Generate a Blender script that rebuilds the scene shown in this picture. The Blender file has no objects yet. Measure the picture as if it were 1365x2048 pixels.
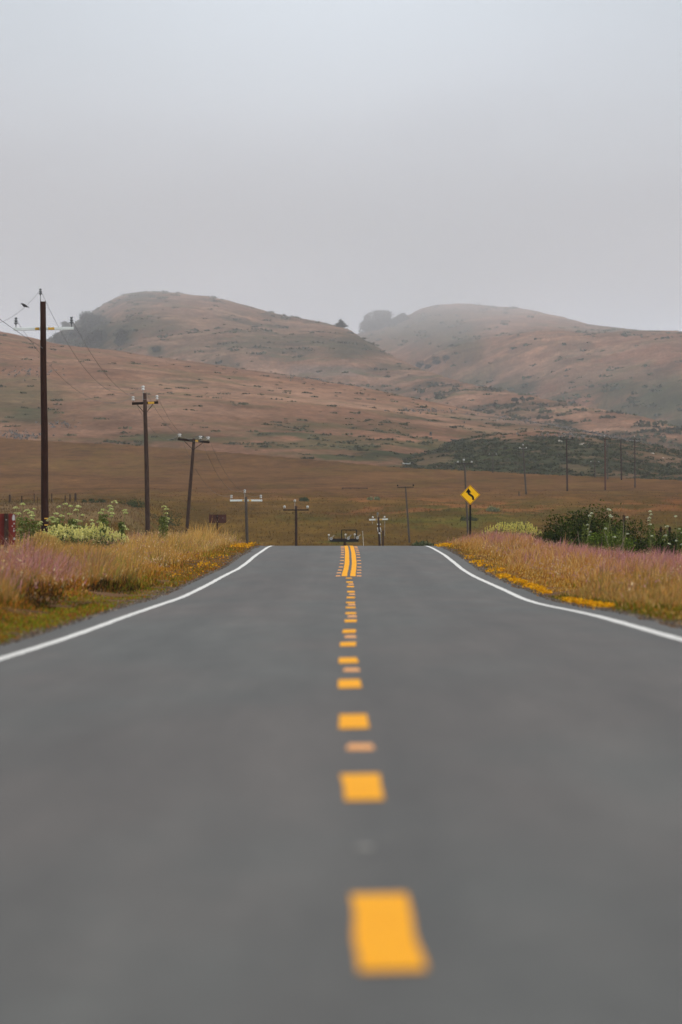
import bpy, math, random
import numpy as np

SC = bpy.context.scene
COL = SC.collection
random.seed(7)
RNG = np.random.default_rng(11)
F = 10000.0            # focal length in photo pixels (176 mm lens on a 36 mm tall frame of 2048 px)
XC, YH = 682.5, 1060.0  # principal column and eye-level row of the photograph


# ------------------------------------------------------------------ helpers
def sm(a, b, x):
    t = np.clip((np.asarray(x, float) - a) / (b - a), 0, 1)
    return t * t * (3 - 2 * t)


def interp(x, pts):
    p = np.array(pts, float)
    return np.interp(x, p[:, 0], p[:, 1])


def smooth_curve(pts, n=800, k=9):
    """densely sampled, box-smoothed copy of a control polyline"""
    p = np.array(pts, float)
    x = np.linspace(p[0, 0], p[-1, 0], n)
    y = np.interp(x, p[:, 0], p[:, 1])
    yy = np.pad(y, k, mode='edge')
    ker = np.hanning(2 * k + 3)[1:-1]
    ker /= ker.sum()
    y2 = np.convolve(yy, ker, mode='valid')
    return lambda q: np.interp(q, x, y2)


def _hash(ix, iy, seed):
    h = (ix.astype(np.int64) * 374761393 + iy.astype(np.int64) * 668265263 + seed * 982451653) & 0x7fffffff
    h = ((h ^ (h >> 13)) * 1274126177) & 0x7fffffff
    h = h ^ (h >> 16)
    return (h & 0xffff) / 65535.0


def vnoise(x, y, seed=0):
    x = np.asarray(x, float)
    y = np.asarray(y, float)
    ix = np.floor(x)
    iy = np.floor(y)
    fx = x - ix
    fy = y - iy
    fx = fx * fx * (3 - 2 * fx)
    fy = fy * fy * (3 - 2 * fy)
    ix = ix.astype(np.int64)
    iy = iy.astype(np.int64)
    a = _hash(ix, iy, seed)
    b = _hash(ix + 1, iy, seed)
    c = _hash(ix, iy + 1, seed)
    d = _hash(ix + 1, iy + 1, seed)
    return (a * (1 - fx) + b * fx) * (1 - fy) + (c * (1 - fx) + d * fx) * fy


def fbm(x, y, octv=4, seed=0):
    s = 0
    a = 0.5
    for k in range(octv):
        s = s + a * vnoise(x * 2 ** k, y * 2 ** k, seed + 17 * k)
        a *= 0.5
    return s / (1 - 0.5 ** octv)


def tag(o, label=None, cat=None, group=None, kind=None):
    if label:
        o['label'] = label
    if cat:
        o['category'] = cat
    if group:
        o['group'] = group
    if kind:
        o['kind'] = kind
    return o


def big_mesh(name, V, quads=None, tris=None, mat=None, col=None, smooth=False, parent=None, extra=None):
    V = np.asarray(V, np.float32)
    me = bpy.data.meshes.new(name)
    nq = 0 if quads is None else len(quads)
    nt = 0 if tris is None else len(tris)
    me.vertices.add(len(V))
    me.vertices.foreach_set('co', V.ravel())
    loops = []
    if nq:
        loops.append(np.asarray(quads, np.int32).ravel())
    if nt:
        loops.append(np.asarray(tris, np.int32).ravel())
    L = np.concatenate(loops)
    me.loops.add(len(L))
    me.loops.foreach_set('vertex_index', L)
    me.polygons.add(nq + nt)
    starts = np.concatenate([np.arange(nq) * 4, nq * 4 + np.arange(nt) * 3]).astype(np.int32)
    me.polygons.foreach_set('loop_start', starts)
    if smooth:
        me.polygons.foreach_set('use_smooth', np.ones(nq + nt, bool))
    me.update(calc_edges=True)
    if col is not None:
        a = me.attributes.new('col', 'FLOAT_COLOR', 'POINT')
        c = np.ones((len(V), 4), np.float32)
        c[:, :3] = col
        a.data.foreach_set('color', c.ravel())
    if mat is not None:
        me.materials.append(mat)
    o = bpy.data.objects.new(name, me)
    COL.objects.link(o)
    if parent is not None:
        o.parent = parent
    return o


class MB:
    """collects simple solids; build() links them as one mesh object"""

    def __init__(s):
        s.v = []
        s.f = []

    def add(s, vs, fs):
        n = len(s.v)
        s.v += [tuple(map(float, v)) for v in vs]
        s.f += [tuple(i + n for i in f) for f in fs]
        return s

    def box(s, c, size, rot=None, bev=0.0):
        hx, hy, hz = size[0] / 2, size[1] / 2, size[2] / 2
        b = min(bev, hx * .9, hy * .9, hz * .9)
        pts = []
        if b <= 0:
            for x in (-hx, hx):
                for y in (-hy, hy):
                    for z in (-hz, hz):
                        pts.append((x, y, z))
            fs = [(0, 1, 3, 2), (4, 6, 7, 5), (0, 4, 5, 1), (2, 3, 7, 6), (0, 2, 6, 4), (1, 5, 7, 3)]
        else:   # chamfered along x and z rims in plan: an octagonal prism along the longest axis
            ax = int(np.argmax(size))
            o = [i for i in range(3) if i != ax]
            h = [hx, hy, hz]
            ring = [(h[o[0]] - b, h[o[1]]), (h[o[0]], h[o[1]] - b), (h[o[0]], -h[o[1]] + b), (h[o[0]] - b, -h[o[1]]),
                    (-h[o[0]] + b, -h[o[1]]), (-h[o[0]], -h[o[1]] + b), (-h[o[0]], h[o[1]] - b), (-h[o[0]] + b, h[o[1]])]
            for e in (-1, 1):
                for r in ring:
                    p = [0, 0, 0]
                    p[ax] = e * h[ax]
                    p[o[0]] = r[0]
                    p[o[1]] = r[1]
                    pts.append(tuple(p))
            fs = [tuple(range(8)), tuple(range(15, 7, -1))] + [(i, (i + 1) % 8, 8 + (i + 1) % 8, 8 + i) for i in range(8)]
        P = np.array(pts)
        if rot is not None:
            P = P @ np.array(rot).T
        P = P + np.array(c)
        return s.add(P, fs)

    def tube(s, pts, rad, n=8, cap=True):
        P = np.array(pts, float)
        if np.isscalar(rad):
            rad = [rad] * len(P)
        V = []
        for i in range(len(P)):
            t = P[min(i + 1, len(P) - 1)] - P[max(i - 1, 0)]
            t = t / (np.linalg.norm(t) + 1e-9)
            a = np.cross(t, (0, 0, 1) if abs(t[2]) < .9 else (0, 1, 0))
            a /= np.linalg.norm(a)
            b = np.cross(t, a)
            for k in range(n):
                w = 2 * math.pi * k / n
                V.append(P[i] + rad[i] * (math.cos(w) * a + math.sin(w) * b))
        fs = []
        for i in range(len(P) - 1):
            for k in range(n):
                fs.append((i * n + k, i * n + (k + 1) % n, (i + 1) * n + (k + 1) % n, (i + 1) * n + k))
        if cap:
            fs.append(tuple(range(n - 1, -1, -1)))
            fs.append(tuple(range((len(P) - 1) * n, len(P) * n)))
        return s.add(V, fs)

    def lathe(s, c, prof, n=10, axis='z'):
        V = []
        for (r, z) in prof:
            for k in range(n):
                w = 2 * math.pi * k / n
                if axis == 'z':
                    V.append((c[0] + r * math.cos(w), c[1] + r * math.sin(w), c[2] + z))
                elif axis == 'y':
                    V.append((c[0] + r * math.cos(w), c[1] + z, c[2] + r * math.sin(w)))
                else:
                    V.append((c[0] + z, c[1] + r * math.cos(w), c[2] + r * math.sin(w)))
        fs = []
        m = len(prof)
        for i in range(m - 1):
            for k in range(n):
                fs.append((i * n + k, i * n + (k + 1) % n, (i + 1) * n + (k + 1) % n, (i + 1) * n + k))
        fs.append(tuple(range(n - 1, -1, -1)))
        fs.append(tuple(range((m - 1) * n, m * n)))
        return s.add(V, fs)

    def build(s, name, mat, parent=None, smooth=False):
        me = bpy.data.meshes.new(name)
        me.from_pydata(s.v, [], s.f)
        me.update()
        import bmesh as _b
        bm = _b.new()
        bm.from_mesh(me)
        _b.ops.recalc_face_normals(bm, faces=bm.faces)
        bm.to_mesh(me)
        bm.free()
        if smooth:
            for p in me.polygons:
                p.use_smooth = True
        me.materials.append(mat)
        o = bpy.data.objects.new(name, me)
        COL.objects.link(o)
        if parent is not None:
            o.parent = parent
        return o


def empty(name, loc, rz=0.0):
    o = bpy.data.objects.new(name, None)
    COL.objects.link(o)
    o.location = loc
    o.rotation_euler = (0, 0, rz)
    o.empty_display_size = 0.3
    return o


# ------------------------------------------------------------------ materials
def nodes_of(name):
    m = bpy.data.materials.new(name)
    m.use_nodes = True
    nt = m.node_tree
    b = nt.nodes['Principled BSDF']
    return m, nt, b


def mat_noise(name, c1, c2, scale=8.0, rough=0.7, stretch=(1, 1, 1), bump=0.0, metallic=0.0, spec=0.4, detail=5):
    m, nt, b = nodes_of(name)
    tc = nt.nodes.new('ShaderNodeTexCoord')
    mp = nt.nodes.new('ShaderNodeMapping')
    mp.inputs['Scale'].default_value = stretch
    nz = nt.nodes.new('ShaderNodeTexNoise')
    nz.inputs['Scale'].default_value = scale
    nz.inputs['Detail'].default_value = detail
    nz.inputs['Roughness'].default_value = .65
    cr = nt.nodes.new('ShaderNodeValToRGB')
    cr.color_ramp.elements[0].position = .32
    cr.color_ramp.elements[1].position = .68
    cr.color_ramp.elements[0].color = (*c1, 1)
    cr.color_ramp.elements[1].color = (*c2, 1)
    L = nt.links.new
    L(tc.outputs['Object'], mp.inputs['Vector'])
    L(mp.outputs['Vector'], nz.inputs['Vector'])
    L(nz.outputs['Fac'], cr.inputs['Fac'])
    L(cr.outputs['Color'], b.inputs['Base Color'])
    b.inputs['Roughness'].default_value = rough
    b.inputs['Metallic'].default_value = metallic
    b.inputs['Specular IOR Level'].default_value = spec
    if bump:
        bp = nt.nodes.new('ShaderNodeBump')
        bp.inputs['Strength'].default_value = bump
        bp.inputs['Distance'].default_value = .02
        L(nz.outputs['Fac'], bp.inputs['Height'])
        L(bp.outputs['Normal'], b.inputs['Normal'])
    return m


def mat_leaf(name, trans=0.15, rough=.7):
    """foliage: every leaf or blade carries its own colour in the 'col' attribute"""
    m, nt, b = nodes_of(name)
    at = nt.nodes.new('ShaderNodeAttribute')
    at.attribute_name = 'col'
    tr = nt.nodes.new('ShaderNodeBsdfTranslucent')
    mx = nt.nodes.new('ShaderNodeMixShader')
    mx.inputs['Fac'].default_value = trans
    L = nt.links.new
    L(at.outputs['Color'], b.inputs['Base Color'])
    L(at.outputs['Color'], tr.inputs['Color'])
    b.inputs['Roughness'].default_value = rough
    b.inputs['Specular IOR Level'].default_value = .03
    L(b.outputs['BSDF'], mx.inputs[1])
    L(tr.outputs['BSDF'], mx.inputs[2])
    L(mx.outputs['Shader'], nt.nodes['Material Output'].inputs['Surface'])
    return m


def mat_land(name, scales, strength=.45, green=(.075, .085, .035), green_amt=0.0, gscale=.02, spec=0.0):
    """ground cover: broad vegetation zones in 'col', broken up by several sizes of procedural noise"""
    m, nt, b = nodes_of(name)
    L = nt.links.new
    tc = nt.nodes.new('ShaderNodeTexCoord')
    at = nt.nodes.new('ShaderNodeAttribute')
    at.attribute_name = 'col'
    cur = at.outputs['Color']
    for k, (s, st) in enumerate(scales):
        mp = nt.nodes.new('ShaderNodeMapping')
        mp.inputs['Scale'].default_value = st
        nz = nt.nodes.new('ShaderNodeTexNoise')
        nz.inputs['Scale'].default_value = s
        nz.inputs['Detail'].default_value = 4
        nz.inputs['Roughness'].default_value = .7
        mr = nt.nodes.new('ShaderNodeMapRange')
        mr.inputs['From Min'].default_value = .25
        mr.inputs['From Max'].default_value = .75
        mr.inputs['To Min'].default_value = 1 - strength
        mr.inputs['To Max'].default_value = 1 + strength
        mul = nt.nodes.new('ShaderNodeVectorMath')
        mul.operation = 'SCALE'
        L(tc.outputs['Object'], mp.inputs['Vector'])
        L(mp.outputs['Vector'], nz.inputs['Vector'])
        L(nz.outputs['Fac'], mr.inputs['Value'])
        L(cur, mul.inputs[0])
        L(mr.outputs['Result'], mul.inputs['Scale'])
        cur = mul.outputs['Vector']
    if green_amt > 0:
        nz = nt.nodes.new('ShaderNodeTexNoise')
        nz.inputs['Scale'].default_value = gscale
        nz.inputs['Detail'].default_value = 6
        nz.inputs['Roughness'].default_value = .62
        cr = nt.nodes.new('ShaderNodeMapRange')
        cr.inputs['From Min'].default_value = .52
        cr.inputs['From Max'].default_value = .66
        cr.inputs['To Max'].default_value = green_amt
        mx = nt.nodes.new('ShaderNodeMix')
        mx.data_type = 'RGBA'
        L(tc.outputs['Object'], nz.inputs['Vector'])
        L(nz.outputs['Fac'], cr.inputs['Value'])
        L(cr.outputs['Result'], mx.inputs['Factor'])
        L(cur, mx.inputs['A'])
        mx.inputs['B'].default_value = (*green, 1)
        cur = mx.outputs['Result']
    L(cur, b.inputs['Base Color'])
    b.inputs['Roughness'].default_value = .95
    b.inputs['Specular IOR Level'].default_value = spec
    return m


def mat_road():
    m, nt, b = nodes_of('asphalt')
    L = nt.links.new
    tc = nt.nodes.new('ShaderNodeTexCoord')

    def noise(scale, st, det=5, rough=.6):
        mp = nt.nodes.new('ShaderNodeMapping')
        mp.inputs['Scale'].default_value = st
        nz = nt.nodes.new('ShaderNodeTexNoise')
        nz.inputs['Scale'].default_value = scale
        nz.inputs['Detail'].default_value = det
        nz.inputs['Roughness'].default_value = rough
        L(tc.outputs['Object'], mp.inputs['Vector'])
        L(mp.outputs['Vector'], nz.inputs['Vector'])
        return nz.outputs['Fac']

    def mrange(v, a, bb, c, d):
        mr = nt.nodes.new('ShaderNodeMapRange')
        mr.inputs['From Min'].default_value = a
        mr.inputs['From Max'].default_value = bb
        mr.inputs['To Min'].default_value = c
        mr.inputs['To Max'].default_value = d
        L(v, mr.inputs['Value'])
        return mr.outputs['Result']

    def mult(x, y):
        q = nt.nodes.new('ShaderNodeMath')
        q.operation = 'MULTIPLY'
        L(x, q.inputs[0])
        L(y, q.inputs[1])
        return q.outputs[0]
    agg = mrange(noise(220, (1, 1, 1), 2), .3, .7, .72, 1.28)
    blot = mrange(noise(1.0, (2.2, .14, 1), 6), .3, .7, .80, 1.20)
    band = mrange(noise(1.0, (.45, .05, 1), 4), .3, .7, .84, 1.16)
    streak = mrange(noise(1.0, (1.6, .012, 1), 4), .3, .7, .86, 1.14)
    speck = mrange(noise(9.0, (1, .5, 1), 4, .75), .3, .7, .84, 1.16)
    at = nt.nodes.new('ShaderNodeAttribute')
    at.attribute_name = 'col'
    sp = nt.nodes.new('ShaderNodeSeparateColor')
    L(at.outputs['Color'], sp.inputs['Color'])
    v = mult(mult(mult(agg, blot), mult(band, streak)), mult(speck, sp.outputs['Red']))
    tint = nt.nodes.new('ShaderNodeValToRGB')
    tint.color_ramp.elements[0].color = (.064, .054, .048, 1)
    tint.color_ramp.elements[1].color = (.057, .056, .051, 1)
    tint.color_ramp.elements[0].position = .4
    tint.color_ramp.elements[1].position = .6
    L(noise(1.0, (.35, .06, 1), 4), tint.inputs['Fac'])
    sc = nt.nodes.new('ShaderNodeVectorMath')
    sc.operation = 'SCALE'
    L(tint.outputs['Color'], sc.inputs[0])
    L(v, sc.inputs['Scale'])
    L(sc.outputs['Vector'], b.inputs['Base Color'])
    b.inputs['Roughness'].default_value = .58
    b.inputs['Specular IOR Level'].default_value = .25
    bp = nt.nodes.new('ShaderNodeBump')
    bp.inputs['Strength'].default_value = .25
    bp.inputs['Distance'].default_value = .006
    L(noise(260, (1, 1, 1), 2), bp.inputs['Height'])
    L(bp.outputs['Normal'], b.inputs['Normal'])
    return m


def mat_paint(name, c1, c2, wear=.5):
    m = mat_noise(name, c1, c2, 6, .8, (1, .4, 1), spec=.15)
    nt = m.node_tree
    b = nt.nodes['Principled BSDF']
    src = b.inputs['Base Color'].links[0].from_socket
    tc = nt.nodes.new('ShaderNodeTexCoord')
    mix = None
    for sc_, lo, hi in ((16, .60, .70), (70, .62, .72)):
        nz = nt.nodes.new('ShaderNodeTexNoise')
        nz.inputs['Scale'].default_value = sc_
        nz.inputs['Detail'].default_value = 6
        nz.inputs['Roughness'].default_value = .7
        nt.links.new(tc.outputs['Object'], nz.inputs['Vector'])
        mr = nt.nodes.new('ShaderNodeMapRange')
        mr.inputs['From Min'].default_value = lo
        mr.inputs['From Max'].default_value = hi
        mr.inputs['To Max'].default_value = wear
        nt.links.new(nz.outputs['Fac'], mr.inputs['Value'])
        mx = nt.nodes.new('ShaderNodeMix')
        mx.data_type = 'RGBA'
        nt.links.new(mr.outputs['Result'], mx.inputs['Factor'])
        nt.links.new(src, mx.inputs['A'])
        mx.inputs['B'].default_value = (.09, .085, .08, 1)
        src = mx.outputs['Result']
    nt.links.new(src, b.inputs['Base Color'])
    return m


M = {
    'asphalt': mat_road(),
    'white_paint': mat_paint('white_paint', (.66, .65, .63), (.78, .77, .75)),
    'yellow_paint': mat_paint('yellow_paint', (.86, .355, .002), (.91, .41, .005), .4),
    'amber': mat_noise('amber_plastic', (.82, .36, .12), (.88, .43, .16), 20, .5),
    'grey_ceramic': mat_noise('grey_ceramic', (.20, .19, .18), (.26, .25, .23), 20, .6),
    'wood_dark': mat_noise('creosote_wood', (.012, .006, .004), (.050, .021, .015), 5, .9, (9, 9, .5), .4, spec=.1),
    'wood_brown': mat_noise('brown_wood', (.018, .011, .009), (.085, .052, .040), 5, .9, (9, 9, .5), .4, spec=.1),
    'wood_grey': mat_noise('weathered_wood', (.026, .021, .018), (.10, .082, .068), 5, .9, (9, 9, .5), .4, spec=.1),
    'wood_red': mat_noise('red_wood', (.045, .016, .010), (.10, .034, .022), 5, .9, (9, 9, .5), .4, spec=.1),
    'arm_dark': mat_noise('dark_arm_timber', (.010, .007, .006), (.032, .022, .017), 5, .9, (.6, 9, 9), .3, spec=.1),
    'arm_pale': mat_noise('pale_arm_fibreglass', (.62, .68, .68), (.74, .79, .78), 4, .55, (.6, 4, 4)),
    'porcelain': mat_noise('white_porcelain', (.62, .62, .61), (.74, .74, .73), 12, .25),
    'insul_grey': mat_noise('grey_glass_insulator', (.10, .115, .12), (.16, .18, .19), 12, .3),
    'insul_pale': mat_noise('pale_grey_insulator', (.42, .43, .43), (.55, .55, .54), 12, .3),
    'steel': mat_noise('galvanised_steel', (.30, .31, .31), (.42, .43, .43), 10, .45, metallic=.6),
    'dark_steel': mat_noise('dark_steel', (.005, .005, .006), (.010, .010, .011), 10, .8, spec=.1),
    'wire': mat_noise('weathered_wire', (.10, .10, .105), (.14, .14, .145), 10, .6),
    'tag': mat_noise('yellow_tag', (.60, .34, .035), (.70, .42, .06), 14, .5),
    'tag_ink': mat_noise('tag_ink', (.10, .055, .012), (.16, .09, .02), 14, .5),
    'sign_yellow': mat_noise('sign_yellow', (.97, .53, .002), (.99, .56, .004), 3, .6, spec=.2),
    'sign_black': mat_noise('sign_black', (.004, .004, .004), (.007, .006, .006), 6, .8, spec=.1),
    'sign_edge': mat_noise('sign_edge', (.62, .26, .01), (.76, .36, .02), 8, .6),
    'rust': mat_noise('rusty_sign_back', (.12, .012, .008), (.19, .020, .012), 4, .7),
    'rust_dark': mat_noise('dark_rusty_sign_back', (.035, .009, .006), (.075, .022, .014), 5, .8),
    'bird': mat_noise('bird_feathers', (.012, .012, .013), (.025, .024, .025), 40, .6),
    'cow': mat_noise('cow_hide', (.010, .009, .010), (.022, .018, .018), 8, .7),
    'rock': mat_noise('pale_rock', (.42, .37, .32), (.66, .60, .54), .5, .9),
    'rock_grey': mat_noise('grey_rock', (.24, .225, .22), (.40, .37, .36), .5, .9),
    'leaf': mat_leaf('leaves', .3),
    'bush_leaf': mat_leaf('bush_leaves', .12),
    'blade': mat_leaf('grass_blades', .35, .8),
    'stem': mat_noise('green_stem', (.13, .15, .04), (.22, .22, .08), 20, .7),
    'dry_stem': mat_noise('dry_stem', (.15, .115, .085), (.26, .205, .155), 20, .8),
    'bark': mat_noise('tree_bark', (.05, .04, .035), (.11, .09, .075), 4, .9),
    'stake': mat_noise('pale_stake', (.40, .38, .33), (.52, .50, .45), 10, .7),
    'ground': mat_land('meadow', [(2.2, (1, .5, 1)), (.32, (1, .30, 1)), (.035, (.7, .5, 1))], .36),
    'hill': mat_land('hill_grass', [(.50, (1, .5, 1)), (.16, (1, .30, 1)), (.04, (1, .35, 1)), (.009, (1, .6, 1))], .34,
                     green_amt=.5, gscale=.02),
}

# ------------------------------------------------------------------ terrain functions (x right, y away, z up; camera at 0,0,0)
road_z = smooth_curve([(-80, -.92), (0, -.92), (11.7, -.938), (19, -.979), (26.3, -1.01), (33.6, -1.035), (40.9, -1.07),
                       (48.3, -1.106), (55.6, -1.129), (62.9, -1.145), (70.2, -1.17), (77.5, -1.205), (84.8, -1.235),
                       (92, -1.25), (112, -1.198), (125, -1.155), (139.8, -1.09), (151, -.985), (165, -.838),
                       (190, -.672), (201, -.640), (212, -.668), (225, -.79), (250, -1.25), (290, -2.4), (350, -4.9),
                       (430, -8.0), (500, -9.0), (560, -8.0), (640, -5.0), (700, -2.4), (760, -.5), (820, 2.2),
                       (900, 5.4), (950, 6.8), (1000, 8.1), (1090, 10.3), (1240, 15.6), (1400, 24.6), (1500, 31), (1700, 44),
                       (2200, 60)], 4600, 8)
road_x = smooth_curve([(-80, .12), (0, .12), (11.7, .105), (19, .08), (26, .066), (34, .058), (41, .060), (48, .066), (55.6, .09),
                       (63, .12), (70, .137), (77, .147), (85, .16), (99, .20), (112, .20), (125, .185), (140, .25),
                       (150, .29), (175, .32), (200, .31), (230, .2), (280, -1.0), (350, -7), (430, -20), (520, -45), (700, -110),
                       (2200, -500)], 3000, 6)


def road_tilt(d):   # metres of fall from right edge line to left edge line
    return .14 * (1 - sm(52, 88, d))


left_z = smooth_curve([(-80, 0), (190, -.45), (215, -.5), (260, -1.1), (330, -2.3), (400, -1.9), (480, .1), (560, 2.0), (650, 3.0),
                       (760, 4.1), (860, 4.9), (900, 5.5), (950, 6.8), (1000, 8.1), (1090, 10.3), (1240, 15.6), (1400, 24.6),
                       (1500, 31), (1700, 44), (2200, 60)], 2400, 12)
EDGE_L, EDGE_R = 3.60, 3.58


def ground_z(X, d):
    X = np.asarray(X, float)
    d = np.asarray(d, float)
    rz = road_z(d)
    s = X - road_x(d)
    px = XC + F * X / np.maximum(d, 30)
    # far ground: the left side lies higher than the dip the road runs into
    wl = (1 - sm(230, 430, px)) * sm(215, 300, d)
    far = rz * (1 - wl) + left_z(d) * wl
    wr = sm(1000, 1300, px) * sm(240, 320, d) * (1 - sm(640, 800, d))
    far = far + wr * 2.0
    near = rz + road_tilt(d) * np.clip(s, -4, 4) / 6.25
    off = np.where(s < 0, -s - EDGE_L, s - EDGE_R)
    lb = .24 * (1 - sm(105, 150, d)) - .10 * sm(150, 185, d) * sm(1.5, 4, off)
    bank = np.where(s < 0, lb * sm(.3, 3.0, off), .05 * sm(.2, 2, off) - .10 * sm(2.0, 6.0, off) - .50 * sm(2.4, 4.8, off) * sm(130, 172, d) * (1 - sm(196, 210, d)) - .25 * sm(5, 8, off) * sm(160, 200, d))
    bank = bank + np.where(off > .3, (fbm(X * .5, d * .25, 3, 3) - .5) * .35 * sm(.3, 2.5, off), 0)
    bank = np.where(off < 0.06, -.07, bank * sm(0, .3, off) + .0)
    wn = 1 - sm(235, 330, d)
    z = near + bank * wn
    z = z * wn + far * (1 - wn) - np.where(off < .06, .07, 0) * (1 - wn) * (d < 520)
    rough = (fbm(X * .045, d * .02, 4, 21) - .5) * 1.5 * sm(480, 700, d) * (1 - .6 * sm(900, 1100, d))
    foot = interp(px, [(-1000, 1460), (0, 1400), (350, 1335), (700, 1240), (1000, 1165), (1365, 1085), (2400, 1050)])
    return z + rough - .10 * np.clip(d - foot - 25, 0, 400)


RNGE = (-0.36, 0.36)


def ground_colour(X, d, z):
    px = XC + F * X / np.maximum(d, 20)
    py = YH - F * z / np.maximum(d, 20)
    n1 = fbm(X * .06, d * .02, 4, 5)
    n2 = fbm(X * .25, d * .06, 4, 6)
    plain = np.array((.125, .061, .024))
    olive = np.array((.104, .058, .010))
    green = np.array((.066, .060, .009))
    rust = np.array((.20, .078, .028))
    dirt = np.array((.13, .075, .042))
    t = sm(800, 1000, d + (n2 - .5) * 220 + (n1 - .5) * 120)[..., None]
    c = olive * (1 - t) + plain * t
    g = sm(.50, .66, n1 * .6 + n2 * .4)[..., None] * (1 - .75 * t)
    c = c * (1 - g) + green * g
    r = (sm(.50, .62, n2) * sm(790, 850, d) * (1 - sm(900, 950, d)) * sm(560, 700, px))[..., None] * .7
    c = c * (1 - r) + rust * r
    nearw = (1 - sm(230, 330, d))[..., None]
    c = c * (1 - nearw) + dirt * nearw
    ml = ((1 - sm(250, 330, px)) * sm(480, 540, d) * (1 - sm(720, 790, d)))[..., None] * .7
    c = c * (1 - ml) + np.array((.165, .105, .055)) * ml
    n3 = fbm(X * .12 + 40, d * .035, 4, 8)[..., None]
    return c * (.55 + .5 * n2[..., None] + .4 * n3)


def build_ground():
    u = np.concatenate([np.linspace(-.36, -.10, 40)[:-1], np.linspace(-.10, .10, 230), np.linspace(.10, .36, 40)[1:]])
    d = np.concatenate([np.linspace(-60, 40, 40)[:-1], np.linspace(40, 260, 260)[:-1], np.linspace(260, 1000, 300)[:-1],
                        np.linspace(1000, 2200, 160)])
    U, D = np.meshgrid(u, d)
    X = U * (np.maximum(D, 0) + 45)
    Z = ground_z(X, D)
    V = np.stack([X, D, Z], -1).reshape(-1, 3)
    nr, nc = X.shape
    i = np.arange(nr * nc).reshape(nr, nc)
    q = np.stack([i[:-1, :-1], i[:-1, 1:], i[1:, 1:], i[1:, :-1]], -1).reshape(-1, 4)
    c = ground_colour(X, D, Z).reshape(-1, 3)
    o = big_mesh('ground', V, quads=q, mat=M['ground'], col=c, smooth=True)
    return tag(o, 'rolling meadow of brown and olive grass around the road', kind='structure')


# ------------------------------------------------------------------ road and its markings
def strip(name, off_a, off_b, d0, d1, lift, mat, parent=None, step=1.0, ncross=2, wob=0.0):
    n = max(2, int((d1 - d0) / step) + 1)
    d = np.linspace(d0, d1, n)
    V = []
    for k in range(ncross):
        f = k / (ncross - 1)
        a = off_a(d) if callable(off_a) else off_a
        b = off_b(d) if callable(off_b) else off_b
        s = a + (b - a) * f
        s = s + (wob * (vnoise(d * 1.3, d * 0 + k * 9.1, 77) - .5) if k in (0, ncross - 1) else 0)
        z = road_z(d) + road_tilt(d) * s / 6.25 - .010 * np.abs(s) ** 1.0 * 0 + lift
        V.append(np.stack([road_x(d) + s, d, z], -1))
    V = np.stack(V, 1).reshape(-1, 3)
    i = np.arange(n * ncross).reshape(n, ncross)
    q = np.stack([i[:-1, :-1], i[:-1, 1:], i[1:, 1:], i[1:, :-1]], -1).reshape(-1, 4)
    col = None
    if ncross > 4:     # traffic wear: polished wheel paths, oily strip between them and along the centre joint
        ss = np.linspace(-3.6, 3.6, ncross)
        wear = 1 + .10 * np.exp(-((np.abs(np.abs(ss) - 1.0)) / .35) ** 2) + .10 * np.exp(-((np.abs(np.abs(ss) - 2.55)) / .35) ** 2)
        wear = wear - .16 * np.exp(-((ss - .06) / .16) ** 2) - .07 * np.exp(-((np.abs(ss) - 1.75) / .3) ** 2)
        wl = .5 + vnoise(d * .035, d * 0 + 3, 88)
        w2 = 1 + (wear[None, :] - 1) * wl[:, None]
        col = np.repeat(w2.reshape(-1, 1), 3, 1)
    return big_mesh(name, V, quads=q, mat=mat, smooth=True, parent=parent, col=col)


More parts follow.
